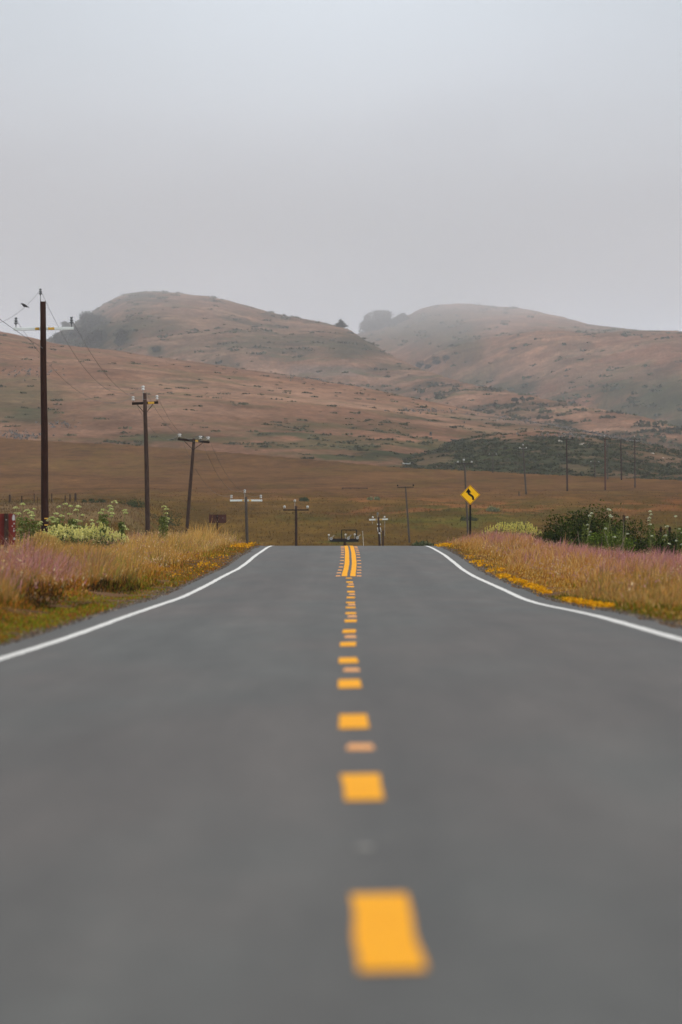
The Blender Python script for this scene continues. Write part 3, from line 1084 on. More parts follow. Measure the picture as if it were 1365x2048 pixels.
def build_grass():
    rng = np.random.default_rng(5)
    # left verge
    n = 300000
    X, d, s = verge_samples(n, -1, 42, 262, rng)
    n1 = fbm(X * .7, d * .12, 3, 51)
    n2 = fbm(X * .35 + 9, d * .06, 3, 52)
    clump = fbm(X * 1.6, d * .5, 3, 53)
    h = (.07 + .46 * sm(.7, 2.6, s + (n1 - .5) * 2.2)) * (.18 + 2.0 * clump ** 1.7) * (.6 + .8 * n2)
    h = h * (1 + .55 * sm(172, 190, d) * (1 - sm(1.8, 3.5, s)) - .15 * sm(130, 170, d) * sm(3, 5, s)) * rng.uniform(.5, 1.15, n)
    purple = sm(1.5, 2.3, s) * (1 - sm(104, 120, d)) * sm(74, 84, d) * sm(.44, .60, n1 + .06)
    dark = sm(.56, .66, fbm(X * .9 + 30, d * .10, 3, 57)) * sm(.4, .8, s) * (1 - sm(1.3, 2.0, s)) * (1 - sm(120, 160, d))  # blobs where near-black blades stand in for shaded hollows
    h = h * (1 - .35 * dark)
    pinkfar = sm(4.0, 5.5, s) * sm(165, 195, d) * sm(.42, .56, n2)
    gold = sm(95, 140, d) * sm(.5, 1.5, s)
    short = 1 - sm(.5, 1.5, s + (n2 - .5) * 1.2)
    w = np.stack([gold * 1.2 + .12, gold * sm(150, 190, d) * 1.3 + .05, .62 + .5 * (1 - gold), purple * 2.4 + pinkfar * 1.6,
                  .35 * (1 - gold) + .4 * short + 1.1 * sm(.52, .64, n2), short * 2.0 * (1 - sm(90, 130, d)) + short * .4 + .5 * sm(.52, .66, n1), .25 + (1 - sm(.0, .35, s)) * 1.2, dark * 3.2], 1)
    col = pick(n, w, [GOLD, TAN, ORANGE, PINK, OLIVE, GRN * 1.4, RED, HOLLOW_SHADE], rng)
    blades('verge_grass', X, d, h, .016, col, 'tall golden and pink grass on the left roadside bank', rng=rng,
           tipcol=np.where((h > .25)[:, None], col * .5 + .5 * mixc(np.broadcast_to(TAN, col.shape), PINK * 1.1, np.clip(purple + pinkfar + .03, 0, .9)), col) * (1 - .7 * np.clip(dark, 0, 1))[:, None])  # painted hollow shade darkens the tips as well
    # right verge
    n = 300000
    X, d, s = verge_samples(n, 1, 42, 258, rng)
    n1 = fbm(X * .7, d * .12, 3, 61)
    n2 = fbm(X * .35 + 9, d * .06, 3, 62)
    clump = fbm(X * 1.6, d * .5, 3, 63)
    h = (.06 + .38 * sm(.3, 2.2, s + (n1 - .5) * 1.6)) * (.2 + 1.9 * clump ** 1.6) * (.65 + .7 * n2) * rng.uniform(.5, 1.15, n)
    pink = sm(1.4, 3.4, s + (n1 - .5) * 3) * (.45 + 1.1 * sm(.4, .6, n2))
    orange = (1 - sm(2.2, 4.5, s)) * sm(.2, .6, s)
    short = 1 - sm(.2, .7, s)
    grn = (.5 + 1.6 * sm(.44, .56, n2)) * (1 - sm(84, 112, d)) * (1 - .5 * sm(3, 5, s)) + .45 * sm(.55, .66, n1)
    w = np.stack([orange * .9 + .25, orange * .6 + .14, orange * .9 + .40, pink * 2.5, grn * 1.2 + .10, grn * .8 + short * .4, .14 + short * .3], 1)
    col = pick(n, w, [GOLD, TAN, ORANGE, PINK, OLIVE, GRN, RED], rng)
    blades('verge_grass', X, d, h, .016, col, 'orange and mauve grass on the right roadside bank', rng=rng,
           tipcol=np.where((h > .16)[:, None], col * .5 + .5 * mixc(np.broadcast_to(TAN * (1, .85, .75), col.shape), PINK * (1.1, 1., 1.1), np.clip(pink * 1.1 + .15, 0, 1)), col))
    # loose seed heads and taller stalks standing above the rest, pebbles along the asphalt edge
    for side, nn, lab in ((-1, 26000, 'loose pale seed heads above the left bank grass'), (1, 26000, 'loose mauve and tan seed heads above the right bank grass')):
        X, d, s = verge_samples(nn, side, 50, 240, rng)
        k = (s > .9) & (fbm(X * .8, d * .15, 3, 55 + side) > .42) & (rng.random(nn) < .35 + .65 * sm(95, 140, d))
        X, d, s = X[k], d[k], s[k]
        hh = rng.uniform(.30, .72, len(X)) * (.6 + .4 * sm(1, 3, s)) * (1 if side < 0 else .8)
        c1 = np.array((.60, .42, .20)) if side < 0 else np.array((.50, .30, .22))
        cc = np.where(rng.random((len(X), 1)) < (.55 if side < 0 else .5), c1, np.where(rng.random((len(X), 1)) < .6, PINK, np.array((.66, .52, .30))))
        cc = cc * (1 + .2 * rng.normal(size=(len(X), 1))).clip(.5, 1.4)
        P = np.stack([X, d, ground_z(X, d) + hh], -1)
        v, q, c = leaf_cards(P, rng.uniform(.03, .085, len(X)), cc, -.6, .3, rng)
        tag(big_mesh('seed_heads', v, quads=q, mat=M['leaf'], col=c), lab, kind='stuff')
    nn = 16000
    d = rng.uniform(40, 205, nn)
    e = np.abs(rng.normal(0, .16, nn)) - .05
    sd = np.where(rng.random(nn) < .5, -1, 1)
    X = road_x(d) + np.where(sd < 0, -(EDGE_L + e), EDGE_R + e)
    P = np.stack([X, d, np.where(e < .05, road_z(d) + road_tilt(d) * (X - road_x(d)) / 6.25, ground_z(X, d)) + .008], -1)
    v, q, c = leaf_cards(P, rng.uniform(.015, .05, nn), varied(nn, ((.20, .17, .15), (.30, .25, .20), (.13, .10, .08)), .2, rng), .7, .9, rng)
    tag(big_mesh('gravel', v, quads=q, mat=M['leaf'], col=c), 'loose gravel along both edges of the asphalt', kind='stuff')
    # rough meadow in the dip and beyond
    n = 42000
    d = np.sqrt(rng.uniform(470 ** 2, 1050 ** 2, n))
    d = d[rng.random(n) > sm(800, 1050, d)]
    n = len(d)
    X = rng.uniform(-.078, .078, n) * d
    z = ground_z(X, d)
    n1 = fbm(X * .05, d * .02, 4, 5)
    n2 = fbm(X * .25, d * .06, 4, 6)
    px = XC + F * X / d
    t = sm(840, 930, d)
    h = rng.uniform(.12, .42, n) * (1 - .5 * t) * (.6 + .8 * n2)
    col = ground_colour(X, d, z) * (1 + .12 * rng.normal(size=(n, 1))).clip(.45, 1.7) * np.array((1.12, 1.06, .95))
    blades('meadow_grass', X, d, h, .12, col, 'rough brown and olive meadow grass in the dip beyond the crest', rng=rng)
    # low golden flowers hugging the right road edge, and a few elsewhere
    V, Q, C, off = [], [], [], 0
    rng2 = np.random.default_rng(6)

    def flowers(side, d0, d1, s0, s1, n, zmax, cols, thr=.45):
        nonlocal off
        d = rng2.uniform(d0, d1, n)
        s = rng2.uniform(s0, s1, n)
        keep = fbm(d * .35, s * 1.5, 3, 64 + side) > thr
        d, s = d[keep], s[keep]
        X = road_x(d) + np.where(side < 0, -(EDGE_L + s), EDGE_R + s)
        z = ground_z(X, d) + rng2.uniform(.03, zmax, len(d))
        v, q, c = leaf_cards(np.stack([X, d, z], -1), .05 * rng2.uniform(.7, 1.4, len(d)), varied(len(d), cols, .12, rng2), .6, .9, rng2)
        V.append(v)
        Q.append(q + off)
        C.append(c)
        off += len(v)
    ycol = ((.78, .37, .008), (.84, .45, .016), (.66, .27, .008))
    flowers(1, 67, 92, .0, .26, 2000, .08, ycol, .56)
    flowers(1, 95, 128, .02, .32, 2600, .09, ycol, .545)
    flowers(1, 125, 160, .0, .5, 1500, .12, ycol, .62)
    flowers(1, 190, 202, -.15, .4, 500, .14, ycol, .40)
    flowers(-1, 182, 205, .1, .8, 600, .16, ycol, .56)
    flowers(-1, 120, 160, .1, .8, 500, .15, ycol, .6)
    o = big_mesh('flower_mat', np.concatenate(V), quads=np.concatenate(Q), mat=M['leaf'], col=np.concatenate(C))
    tag(o, 'low bright yellow flowers hugging the edge of the asphalt', kind='stuff')


# ------------------------------------------------------------------ utility poles
def Rz(a):
    c, s = math.cos(a), math.sin(a)
    return np.array(((c, -s, 0), (s, c, 0), (0, 0, 1)))


def Ry(a):
    c, s = math.cos(a), math.sin(a)
    return np.array(((c, 0, s), (0, 1, 0), (-s, 0, c)))


INS = {
    'stack': [(.03, 0), (.03, .05), (.085, .06), (.09, .10), (.04, .12), (.04, .15), (.075, .16), (.08, .20), (.035, .22), (.035, .25),
              (.06, .26), (.065, .31), (.04, .33)],
    'bell': [(.05, 0), (.09, .01), (.095, .09), (.055, .11), (.055, .14), (.09, .15), (.085, .24), (.05, .27)],
    'wide': [(.05, 0), (.13, .02), (.13, .07), (.06, .09), (.06, .13), (.16, .15), (.16, .20), (.07, .23)],
    'small': [(.04, 0), (.07, .01), (.075, .12), (.04, .16)],
}


def insulator(parent, loc, kind, mat, scale=1.0, pin=.10):
    mb = MB()
    mb.lathe((0, 0, pin), [(r * scale, z * scale) for r, z in INS[kind]], 12)
    o = mb.build('insulator', mat, parent, True)
    o.location = loc
    p = MB()
    p.tube([(0, 0, -.05), (0, 0, pin + .02)], .014, 6)
    p.build('pin', M['dark_steel'], o)
    return o


WIRE_PTS = {}
PR = {}


def utility_pole(key, xt, xb, d, ytop, label, r0=.15, r1=.105, wood='wood_brown', arm=None, arm_y=None, arm_len=2.44, arm_mat='arm_dark',
                 arm_h=.14, rot=0.0, tilt=0.0, ins=None, ins_mat='porcelain', ins_scale=1.0, ridge=None, braces=False, tags=(), extra=None,
                 simple=False, base_drop=.6):
    """xt, xb: picture columns of the top and of where the foot is seen; ytop: row of the pole top; all turned into metres at distance d"""
    zt = (YH - ytop) / F * d
    Xt = (xt - XC) / F * d
    # extend the lean down to the ground
    Xb0 = (xb[0] - XC) / F * d
    zb0 = (YH - xb[1]) / F * d
    sl = (Xt - Xb0) / (zt - zb0)
    X = Xb0
    for _ in range(4):
        zg = float(ground_z(X, d))
        X = Xt - sl * (zt - zg)
    H = zt - zg
    root = empty('utility_pole', (X, d, zg))
    tag(root, label, 'utility pole', 'utility poles across the meadow')
    mb = MB()
    top = np.array((Xt - X, 0, H))
    n = 9
    pts = [top * f + np.array((.012 * math.sin(f * 9 + d), 0, 0)) * (f * (1 - f) * 4) for f in np.linspace(-.04, 1, n)]
    mb.tube(pts, [r0 + (r1 - r0) * f for f in np.linspace(0, 1, n)], 14)
    mb.build('pole', M[wood], root, True)
    WIRE_PTS[key] = []
    R = Rz(rot) @ Ry(tilt)
    if arm_y is not None:
        za = (YH - arm_y) / F * d - zg
        ac = np.array((sl * za, (r1 + .075) * (1 if key in ('p1', 'p2', 'p4', 'p7') else -1), za))
        if arm_len > 0:
            a = MB()
            a.box(ac, (arm_len, .11, arm_h), R, .012)
            ao = a.build('crossarm', M[arm_mat], root)
            for (tx, tw) in tags:
                t = MB()
                c = ac + R @ np.array((tx, -.058, 0))
                t.box(c, (tw, .006, arm_h * .8), R)
                to = t.build('warning_tag', M['tag'], ao)
                t = MB()
                m = max(3, int(tw / .045))
                zz = [ac + R @ np.array(((k / m - .5) * tw * .72, -.064, (.22 if k % 2 else -.22) * arm_h)) for k in range(m + 1)]
                t.tube(zz, .007, 4)
                t.build('lettering', M['tag_ink'], to)
        for f in (ins[1] if ins else ()):
            p = ac + R @ np.array((f, 0, arm_h * .5))
            if ins[0]:
                insulator(root, tuple(p), ins[0], M[ins_mat], ins_scale)
            WIRE_PTS[key].append(np.array((X, d, zg)) + p + np.array((0, 0, .35 * ins_scale)))
        if braces:
            for sgn in (-1, 1):
                b = MB()
                p0 = ac + R @ np.array((sgn * arm_len * .30, .02, -arm_h * .5))
                p1 = np.array((sl * (za - .62), math.copysign(r1 + .01, ac[1]), za - .62))
                b.tube([p0, p1], .018, 5)
                b.build('brace', M['dark_steel'], root)
    if ridge:
        hgt, kind, mt, sc = ridge
        p = MB()
        bx = top + np.array((-r1 * .9, -.02, -.4))
        p.tube([bx, bx + np.array((0, 0, .4 + hgt))], .022, 6)
        p.build('ridge_pin', M['steel'], root)
        q = bx + np.array((0, 0, .4 + hgt))
        insulator(root, tuple(q), kind, M[mt], sc, .03)
        WIRE_PTS[key].append(np.array((X, d, zg)) + q + np.array((0, 0, .3 * sc)))
    PR[key] = root
    return root, top, sl, H


def wire(a, b, sag, label, r=.011, n=26):
    t = np.linspace(0, 1, n)[:, None]
    P = a[None] * (1 - t) + b[None] * t
    P[:, 2] -= (4 * sag * t * (1 - t))[:, 0]
    mb = MB()
    o0 = P[0].copy()
    mb.tube(P - o0, r, 5, True)
    o = mb.build('power_line', M['wire'])
    o.location = tuple(o0)
    tag(o, label, 'power line', 'power lines strung between the poles')
    return P


def build_poles():
    U = utility_pole
    U('p1', 86.5, (90.5, 1050), 205, 603, 'tall dark reddish pole with pale grey crossarm standing nearest on the left verge', .165, .115, 'wood_dark',
      arm_y=657, arm_len=2.46, arm_mat='arm_pale', arm_h=.125, ins=('stack', (-1.13, 1.15)), ins_mat='insul_grey', ins_scale=.95,
      ridge=(.22, 'stack', 'insul_grey', .85), tags=((-.26, .16), (.32, .26)), tilt=-.012)
    for zz, w_ in ((1037, .05), (1050, .045)):
        m = MB()
        z_ = (YH - zz) / F * 205
        x_ = (92.5 - XC) / F * 205
        m.box((x_ + .02, 205 - .17, z_), (.15, .012, w_), None)
        o = m.build('marker_tag', M['tag'], PR['p1'])
        o.matrix_parent_inverse.identity()
        o.location = (-PR['p1'].location.x, -205, -PR['p1'].location.z)
    U('p2', 290, (296, 1040), 285, 786, 'dark streaked pole with short dark crossarm and yellow tag, second along the left roadside', .15, .105, 'wood_brown',
      arm_y=806, arm_len=1.50, arm_h=.15, ins=('bell', (-.68, .68)), ins_scale=.9, ridge=(.12, 'bell', 'porcelain', 1.0), braces=True,
      tags=((.34, .36),), tilt=.045 * -1)
    U('p3', 388.5, (376, 1040), 345, 876, 'leaning brown pole with sloping dark crossarm carrying three white insulators', .14, .10, 'wood_brown',
      arm_y=881.5, arm_len=2.2, arm_h=.16, ins=('wide', (-1.0, .46, 1.0)), ins_scale=.85, braces=True, tags=((.20, .20),), tilt=.095, rot=.2)
    U('p4', 492.5, (494, 1060), 380, 994, 'grey pole with wide white crossarm rising just behind golden grass', .13, .10, 'wood_grey',
      arm_y=1001, arm_len=2.46, arm_mat='arm_pale', arm_h=.14, ins=('bell', (-1.12, 1.12)), ins_mat='insul_pale', ins_scale=.95,
      ridge=(.28, 'bell', 'insul_pale', .95), tags=((-.22, .14), (.30, .18)))
    U('p5', 592.5, (593, 1090), 470, 1012, 'dark pole with thin dark crossarm standing at the left end of the road crest', .15, .115, 'wood_dark',
      arm_y=1020, arm_len=2.40, arm_h=.12, ins=('small', (-1.08, 1.08)), ins_mat='insul_pale', ins_scale=1.6, ridge=(.35, 'small', 'insul_pale', 1.4))
    # p6: only the head of this pole shows above the crest
    d = 525
    root, top, sl, H = U('p6', 690, (690, 1084), d, 1077, 'pole head with thick black crossarm, square frame and round insulators above the road crest', .16, .12, 'wood_dark')
    s = d / F

    def L(px, py, y=0.0):
        return np.array(((px - XC) * s - root.location.x, y, (YH - py) * s - root.location.z))
    a = MB()
    c = (L(661, 1080.5, -.2) + L(717.5, 1080.5, -.2)) / 2
    a.box(c, (57 * s, .16, 6.4 * s), None, .02)
    a.build('crossarm', M['dark_steel'], root)
    fr = MB()
    fr.tube([L(683.5, 1079, .02), L(683.5, 1060.3, .02), L(683.6, 1060, .02), L(713.4, 1060, .02), L(713.5, 1060.3, .02), L(713.5, 1079, .02)], .055, 6)
    fr.build('steel_frame', M['dark_steel'], root)
    for (px, py) in ((658, 1070), (691.5, 1069.5), (710, 1069)):
        m = MB()
        r = 1.9 * s
        m.lathe(L(px, py, -.22), [(.3 * r, -r), (.8 * r, -.6 * r), (r, 0), (.8 * r, .6 * r), (.3 * r, r)], 12)
        io = m.build('ball_insulator', M['porcelain'], root, True)
        m = MB()
        m.tube([L(px, 1081, -.22), L(px, py + 1, -.22)], .025, 6)
        m.build('pin', M['steel'], io)
    for (px, py) in ((663, 1077), (697, 1076.5), (715.5, 1075.5)):
        m = MB()
        r = 3.0 * s
        prof = [(r * .55, -.05), (r, -.05), (r, .05), (r * .55, .05), (r * .55, -.05)]
        m.lathe(L(px, py, -.34), prof, 14, 'y')
        io = m.build('disc_insulator', M['insul_pale'], root)
        m = MB()
        m.lathe(L(px, py, -.33), [(r * .5, -.03), (r * .5, .03)], 12, 'y')
        m.build('clamp', M['dark_steel'], io)
        m = MB()
        m.tube([L(px + 1, py - 2, -.3), L(px + 6, py - 6.5, -.1)], .018, 5)
        m.build('wire_tail', M['steel'], io)
    # p7
    d = 600
    root, top, sl, H = U('p7', 757.5, (759.5, 1090), d, 1034, 'dark pole with white crossarm and pale grey fuse tubes right of the road crest', .15, .115, 'wood_dark',
                         arm_y=1039, arm_len=2.25, arm_mat='arm_pale', arm_h=.17, ins=('small', (-.70, .72)), ins_scale=1.3,
                         ridge=(.2, 'bell', 'insul_grey', 1.2), tags=((-.28, .22), (.30, .34)), tilt=-.03)
    s = d / F

    def L7(px, py, y=-.25):
        return np.array(((px - XC) * s - root.location.x, y, (YH - py) * s - root.location.z))
    for (xa, ya, xb_, yb) in ((755.5, 1055, 756.5, 1063.5), (761, 1055, 762.5, 1063.5)):
        m = MB()
        m.tube([L7(xa, ya), L7(xb_, yb)], .055, 8)
        m.build('fuse_tube', M['insul_pale'], root, True)
    for (xa, xb_) in ((755, 755.8), (761, 761.5)):
        m = MB()
        m.tube([L7(xa, 1047.5), L7(xb_, 1050)], .05, 8)
        m.build('fuse_cap', M['porcelain'], root, True)
    m = MB()
    m.box(L7(759.5, 1066.5), (.19, .12, .19), None, .02)
    m.build('meter_box', M['porcelain'], root)
    for (xa, ya, yb_) in ((770, 1042, 1072), (745.5, 1042, 1048)):
        m = MB()
        m.tube([L7(xa, ya, 0), L7(xa, yb_, 0)], .022, 6)
        m.build('down_rod', M['steel'], root)
    m = MB()
    m.tube([L7(761, 1067), L7(762.3, 1088)], .03, 6)
    m.build('conduit', M['steel'], root)
    U('p8', 811.5, (818, 1064), 720, 973, 'slim grey pole leaning left with thin crossarm, standing behind the right verge', .14, .10, 'wood_grey',
      arm_y=974.5, arm_len=2.35, arm_h=.11, ins=('small', (-1.12, 1.12)), ins_mat='dark_steel', ins_scale=1.5, tilt=-.02)
    b = MB()
    r8 = COL.objects[-1].parent if False else None
    U('p9', 929.5, (936, 1060), 740, 926, 'weathered pole with thin dark crossarm right behind the yellow sign', .15, .11, 'wood_grey',
      arm_y=927.5, arm_len=2.30, arm_h=.12, ins=('small', (-1.0, 1.05)), ins_mat='insul_pale', ins_scale=1.6, ridge=(.3, 'small', 'insul_pale', 1.8))
    root, top, sl, H = U('p10', 1046.5, (1053, 992), 950, 891, 'pale brown pole without crossarm leaning left, right of the yellow sign', .17, .13, 'wood_grey')
    for sgn in (-1, 1):
        insulator(root, (top[0] + sgn * .62, -.1, top[2] - .55), 'wide', M['porcelain'], .9, .02)
        m = MB()
        m.tube([(top[0], -.05, top[2] - .56), (top[0] + sgn * .62, -.1, top[2] - .54)], .025, 6)
        m.build('side_arm', M['steel'], root)
    insulator(root, (top[0], 0, top[2]), 'small', M['insul_pale'], 1.5, .02)
    U('p11', 1133.5, (1135, 976), 965, 877, 'dark pole with crossarm, first of the distant row right of the leaning bare pole', .17, .12, 'wood_dark',
      arm_y=879, arm_len=2.45, arm_h=.13, ins=('small', (-1.15, -.45, 1.15)), ins_mat='dark_steel', ins_scale=1.9)
    U('p12', 1210.5, (1211, 972), 1000, 876, 'reddish pole with crossarm standing in the middle of the distant row', .17, .12, 'wood_red',
      arm_y=878.5, arm_len=2.45, arm_h=.10, ins=('small', (-1.1, 1.1)), ins_mat='insul_grey', ins_scale=1.3, ridge=(.35, 'small', 'insul_pale', 1.2))
    U('p13', 1215, (1216, 961), 1120, 885, 'thin dark pole half hidden beside the reddish pole of the distant row', .14, .11, 'wood_grey',
      arm_y=892, arm_len=2.3, arm_h=.09, ins=('small', (-1.0, 1.0)), ins_mat='insul_grey', ins_scale=1.2)
    U('p14', 1242, (1243.5, 963), 1110, 877, 'dark pole with slightly lower crossarm between the reddish pole and the last pole', .17, .12, 'wood_dark',
      arm_y=882, arm_len=2.35, arm_h=.11, ins=('small', (-1.0, 1.0)), ins_mat='insul_grey', ins_scale=1.3, ridge=(.3, 'small', 'insul_grey', 1.2))
    U('p15', 1270, (1270.5, 971), 1020, 876, 'slim brown pole with crossarm, farthest right of the distant row', .15, .11, 'wood_brown',
      arm_y=878.5, arm_len=2.35, arm_h=.10, ins=('small', (-1.1, 1.1)), ins_mat='insul_grey', ins_scale=1.2, ridge=(.3, 'small', 'insul_pale', 1.2))

    def hillpole(px, yb, yt, arm, label, wood='wood_brown', armmat='arm_dark'):
        X, d, z = HD.find(px, yb)
        s = d / F
        H = (yb - yt) * s
        root = empty('utility_pole', (X, d, z - .3))
        tag(root, label, 'utility pole', 'utility poles across the meadow')
        m = MB()
        m.tube([(0, 0, 0), (-.04, 0, H * .5), (-.06, 0, H + .3)], [.14, .12, .10], 10)
        m.build('pole', M[wood], root, True)
        m = MB()
        m.box((-.06, -.15, H - arm[1] * s), (arm[0] * s, .11, .12), None, .01)
        m.build('crossarm', M[armmat], root)
        for sg in (-1, 1):
            insulator(root, (-.06 + sg * arm[0] * s * .44, -.15, H - arm[1] * s + .06), 'small', M['insul_pale'], 1.3)
    hillpole(1190.5, 960, 919, (18, 4), 'short faint pole half way up the scrub, left of the reddish pole')
    hillpole(986.5, 952, 906, (16, 2), 'faint slim pole in the scrub between the yellow sign and the bare leaning pole', 'wood_grey')
    hillpole(814, 936, 916, (16, 9), 'tiny pale cross shaped pole at the foot of the hill above the road', 'wood_grey', 'arm_pale')
    # wires
    w = WIRE_PTS
    p0 = [np.array((-14.6, 128.0, 8.6)), np.array((-12.4, 128.0, 8.6)), np.array((-13.5, 128, 9.6))]
    names = ['left crossarm end', 'right crossarm end', 'top pin']
    bird = None
    for k in (2,):
        P = wire(w['p1'][k], p0[k], (2.4, 2.2, 2.75)[k], 'thin power line leaving the frame at left from the nearest pole\'s %s' % names[k], .0075)
        if k == 2:
            bird = P
    P = wire(np.array((w['p1'][2][0] + .1, 205.0, 7.45)), np.array((-14.0, 128, 10.0)), .35, 'low cable leaving the frame at left from below the pale crossarm', .010)
    for k in range(3):
        wire(w['p1'][k], w['p2'][k], (1.5, 1.3, 1.9)[k], 'thin power line from the nearest pole\'s %s to the second pole' % names[k], .0075)
    order = (0, 2, 1)
    for k in range(3):
        wire(w['p2'][k], w['p3'][order[k]], 1.2, 'thin power line from the second pole\'s %s to the leaning third pole' % names[k], .0075)
    for k in range(3):
        wire(w['p3'][order[k]], w['p4'][k], 1.4, 'faint power line from the leaning pole to the white crossarm pole\'s %s' % names[k], .008)
    return bird


# ------------------------------------------------------------------ small things
def build_bird(P):
    # perch on the top wire where the picture column is about 49
    px = XC + F * P[:, 0] / P[:, 1]
    i = int(np.argmin(np.abs(px - 49)))
    f0, f1 = (i, i + 1) if px[i] > 49 else (i - 1, i)
    t = (px[f0] - 49) / (px[f0] - px[f1])
    p = P[f0] * (1 - t) + P[f1] * t
    root = empty('perched_bird', tuple(p))
    tag(root, 'small black bird perched on the wire left of the nearest pole', 'bird')
    mb = MB()
    # body axis runs from head (left, up) to tail (right, down)
    spine = [(-.135, 0, .125), (-.125, 0, .135), (-.10, 0, .145), (-.07, 0, .135), (-.03, 0, .10), (.02, 0, .075), (.07, 0, .05), (.11, 0, .03), (.19, 0, .005)]
    rad = [.004, .020, .030, .032, .052, .055, .040, .022, .012]
    mb.tube(spine, rad, 12)
    mb.build('body', M['bird'], root, True)
    m = MB()
    m.tube([(-.128, 0, .135), (-.165, 0, .132)], [.010, .002], 6)
    m.build('beak', M['dark_steel'], root)
    for s in (-1, 1):
        m = MB()
        m.tube([(.0, s * .02, .04), (.0, s * .015, .0)], .005, 5)
        m.build('foot', M['dark_steel'], root)
    for s in (-1, 1):
        m = MB()
        m.add([(-.05, s * .045, .115), (.02, s * .058, .10), (.12, s * .03, .045), (.15, s * .015, .02), (.04, s * .055, .05), (-.04, s * .052, .07),
               (-.05, s * .035, .11), (.02, s * .045, .095), (.12, s * .02, .04), (.15, s * .01, .018), (.04, s * .045, .05), (-.04, s * .042, .07)],
              [(0, 1, 2, 3, 4, 5), (11, 10, 9, 8, 7, 6)] + [(i, (i + 1) % 6, 6 + (i + 1) % 6, 6 + i) for i in range(6)])
        m.build('wing', M['bird'], root)


def build_sign():
    d = 300.0
    X = (941 - XC) / F * d
    z = float(ground_z(X, d))
    s = d / F
    root = empty('curve_sign', (X, d, z - .2))
    tag(root, 'yellow diamond warning sign with black winding arrow on a dark post', 'road sign')
    zc = (YH - 989.5) * s - (z - .2)
    m = MB()
    m.box((0, .05, (zc - .1) / 2), (.11, .10, zc - .1), None, .008)
    m.build('post', M['sign_black'], root)
    hd = 20.3 * s     # half diagonal

    def diamond(mb, h, y0, y1, r=.10):
        pts = []
        for k in range(4):
            a0 = k * math.pi / 2
            c = np.array((math.cos(a0), math.sin(a0))) * (h - r * h * 0.6)
            for j in range(5):
                a = a0 - math.pi / 4 + j * math.pi / 8
                rr = r * h * .6 * math.sqrt(2) * .5
                pts.append(c + np.array((math.cos(a), math.sin(a))) * rr)
        n = len(pts)
        V = [(p[0], y0, zc + p[1]) for p in pts] + [(p[0], y1, zc + p[1]) for p in pts]
        mb.add(V, [tuple(range(n)), tuple(range(2 * n - 1, n - 1, -1))] + [(i, (i + 1) % n, n + (i + 1) % n, n + i) for i in range(n)])
        return mb
    plate = diamond(MB(), hd, -.004, .004).build('sign_plate', M['sign_edge'], root)
    diamond(MB(), hd * .925, -.0065, -.0042).build('border', M['sign_black'], plate)
    diamond(MB(), hd * .885, -.0088, -.0067).build('sign_face', M['sign_yellow'], plate)

    def pz(px, py):   # photo pixels on the sign -> local x,z
        return ((px - 941) * s, zc - (py - 989.5) * s)
    # arrow: centre line of the winding shaft and its head, traced from the 15.75x zoom (900,950)
    Z = 15.75
    cl = [(735, 785), (737, 740), (730, 695), (705, 665), (660, 635), (615, 605), (592, 575), (586, 540)]
    cl = [(900 + x / Z, 950 + y / Z) for x, y in cl]
    cl = np.array([pz(*p) for p in cl])
    t = np.linspace(0, 1, len(cl))
    tt = np.linspace(0, 1, 30)
    c2 = np.stack([np.interp(tt, t, cl[:, 0]), np.interp(tt, t, cl[:, 1])], -1)
    for _ in range(2):
        c2[1:-1] = (c2[:-2] + 2 * c2[1:-1] + c2[2:]) / 4
    hw = 2.05 * s
    V, fs = [], []
    for i in range(30):
        tn = c2[min(i + 1, 29)] - c2[max(i - 1, 0)]
        tn /= np.linalg.norm(tn)
        nn = np.array((-tn[1], tn[0]))
        for e in (-1, 1):
            q = c2[i] + nn * hw * e
            V.append((q[0], -.0112, q[1]))
    for i in range(29):
        fs.append((2 * i, 2 * i + 1, 2 * i + 3, 2 * i + 2))
    m = MB().add(V, fs)
    hp = [pz(900 + x / Z, 950 + y / Z) for x, y in ((588, 415), (680, 554), (628, 556), (560, 556), (497, 554))]
    m.add([(p[0], -.0118, p[1]) for p in hp], [(0, 1, 2, 3, 4)])
    m.build('arrow', M['sign_black'], plate)
    for py in (975.5, 1004.5):
        m = MB()
        x_, z_ = pz(941.3, py)
        m.lathe((x_, -.014, z_), [(.014, -.004), (.018, .004)], 8, 'y')
        m.build('bolt', M['sign_edge'], plate)


def sign_back(px0, px1, y0, y1, d, post_px, post_w, label, mat, flecks, seed, postmat):
    s = d / F
    X = ((px0 + px1) / 2 - XC) * s
    z = float(ground_z((post_px - XC) * s, d)) - .2
    root = empty('sign_back', (X, d, z))
    tag(root, label, 'road sign')
    w, h = (px1 - px0) * s, (y1 - y0) * s
    zc = (YH - (y0 + y1) / 2) * s - z
    m = MB()
    m.box((0, 0, zc), (w, .012, h), None)
    pl = m.build('sign_plate', M[mat], root)
    m = MB()
    xp = (post_px - (px0 + px1) / 2) * s
    m.box((xp, -.055, (zc + h * .5) / 2), (post_w, .09, zc + h * .5), None, .008)
    m.build('post', M[postmat], root)
    rng = np.random.default_rng(seed)
    for (fx, fz, fw, fh) in flecks:
        m = MB()
        n = 9
        a = np.linspace(0, 2 * math.pi, n, endpoint=False)
        r = rng.uniform(.6, 1.1, n)
        V = [(fx * w + fw * r[i] * math.cos(a[i]), -.0085, zc + fz * h + fh * r[i] * math.sin(a[i])) for i in range(n)]
        m.add(V, [tuple(range(n))])
        m.build('chipped_paint', M['insul_pale'], pl)
    for zz in (.3, -.3):
        m = MB()
        m.lathe((xp, -.104, zc + zz * h), [(.016, -.006), (.016, .006)], 8, 'y')
        m.build('bolt', M['steel'], root)


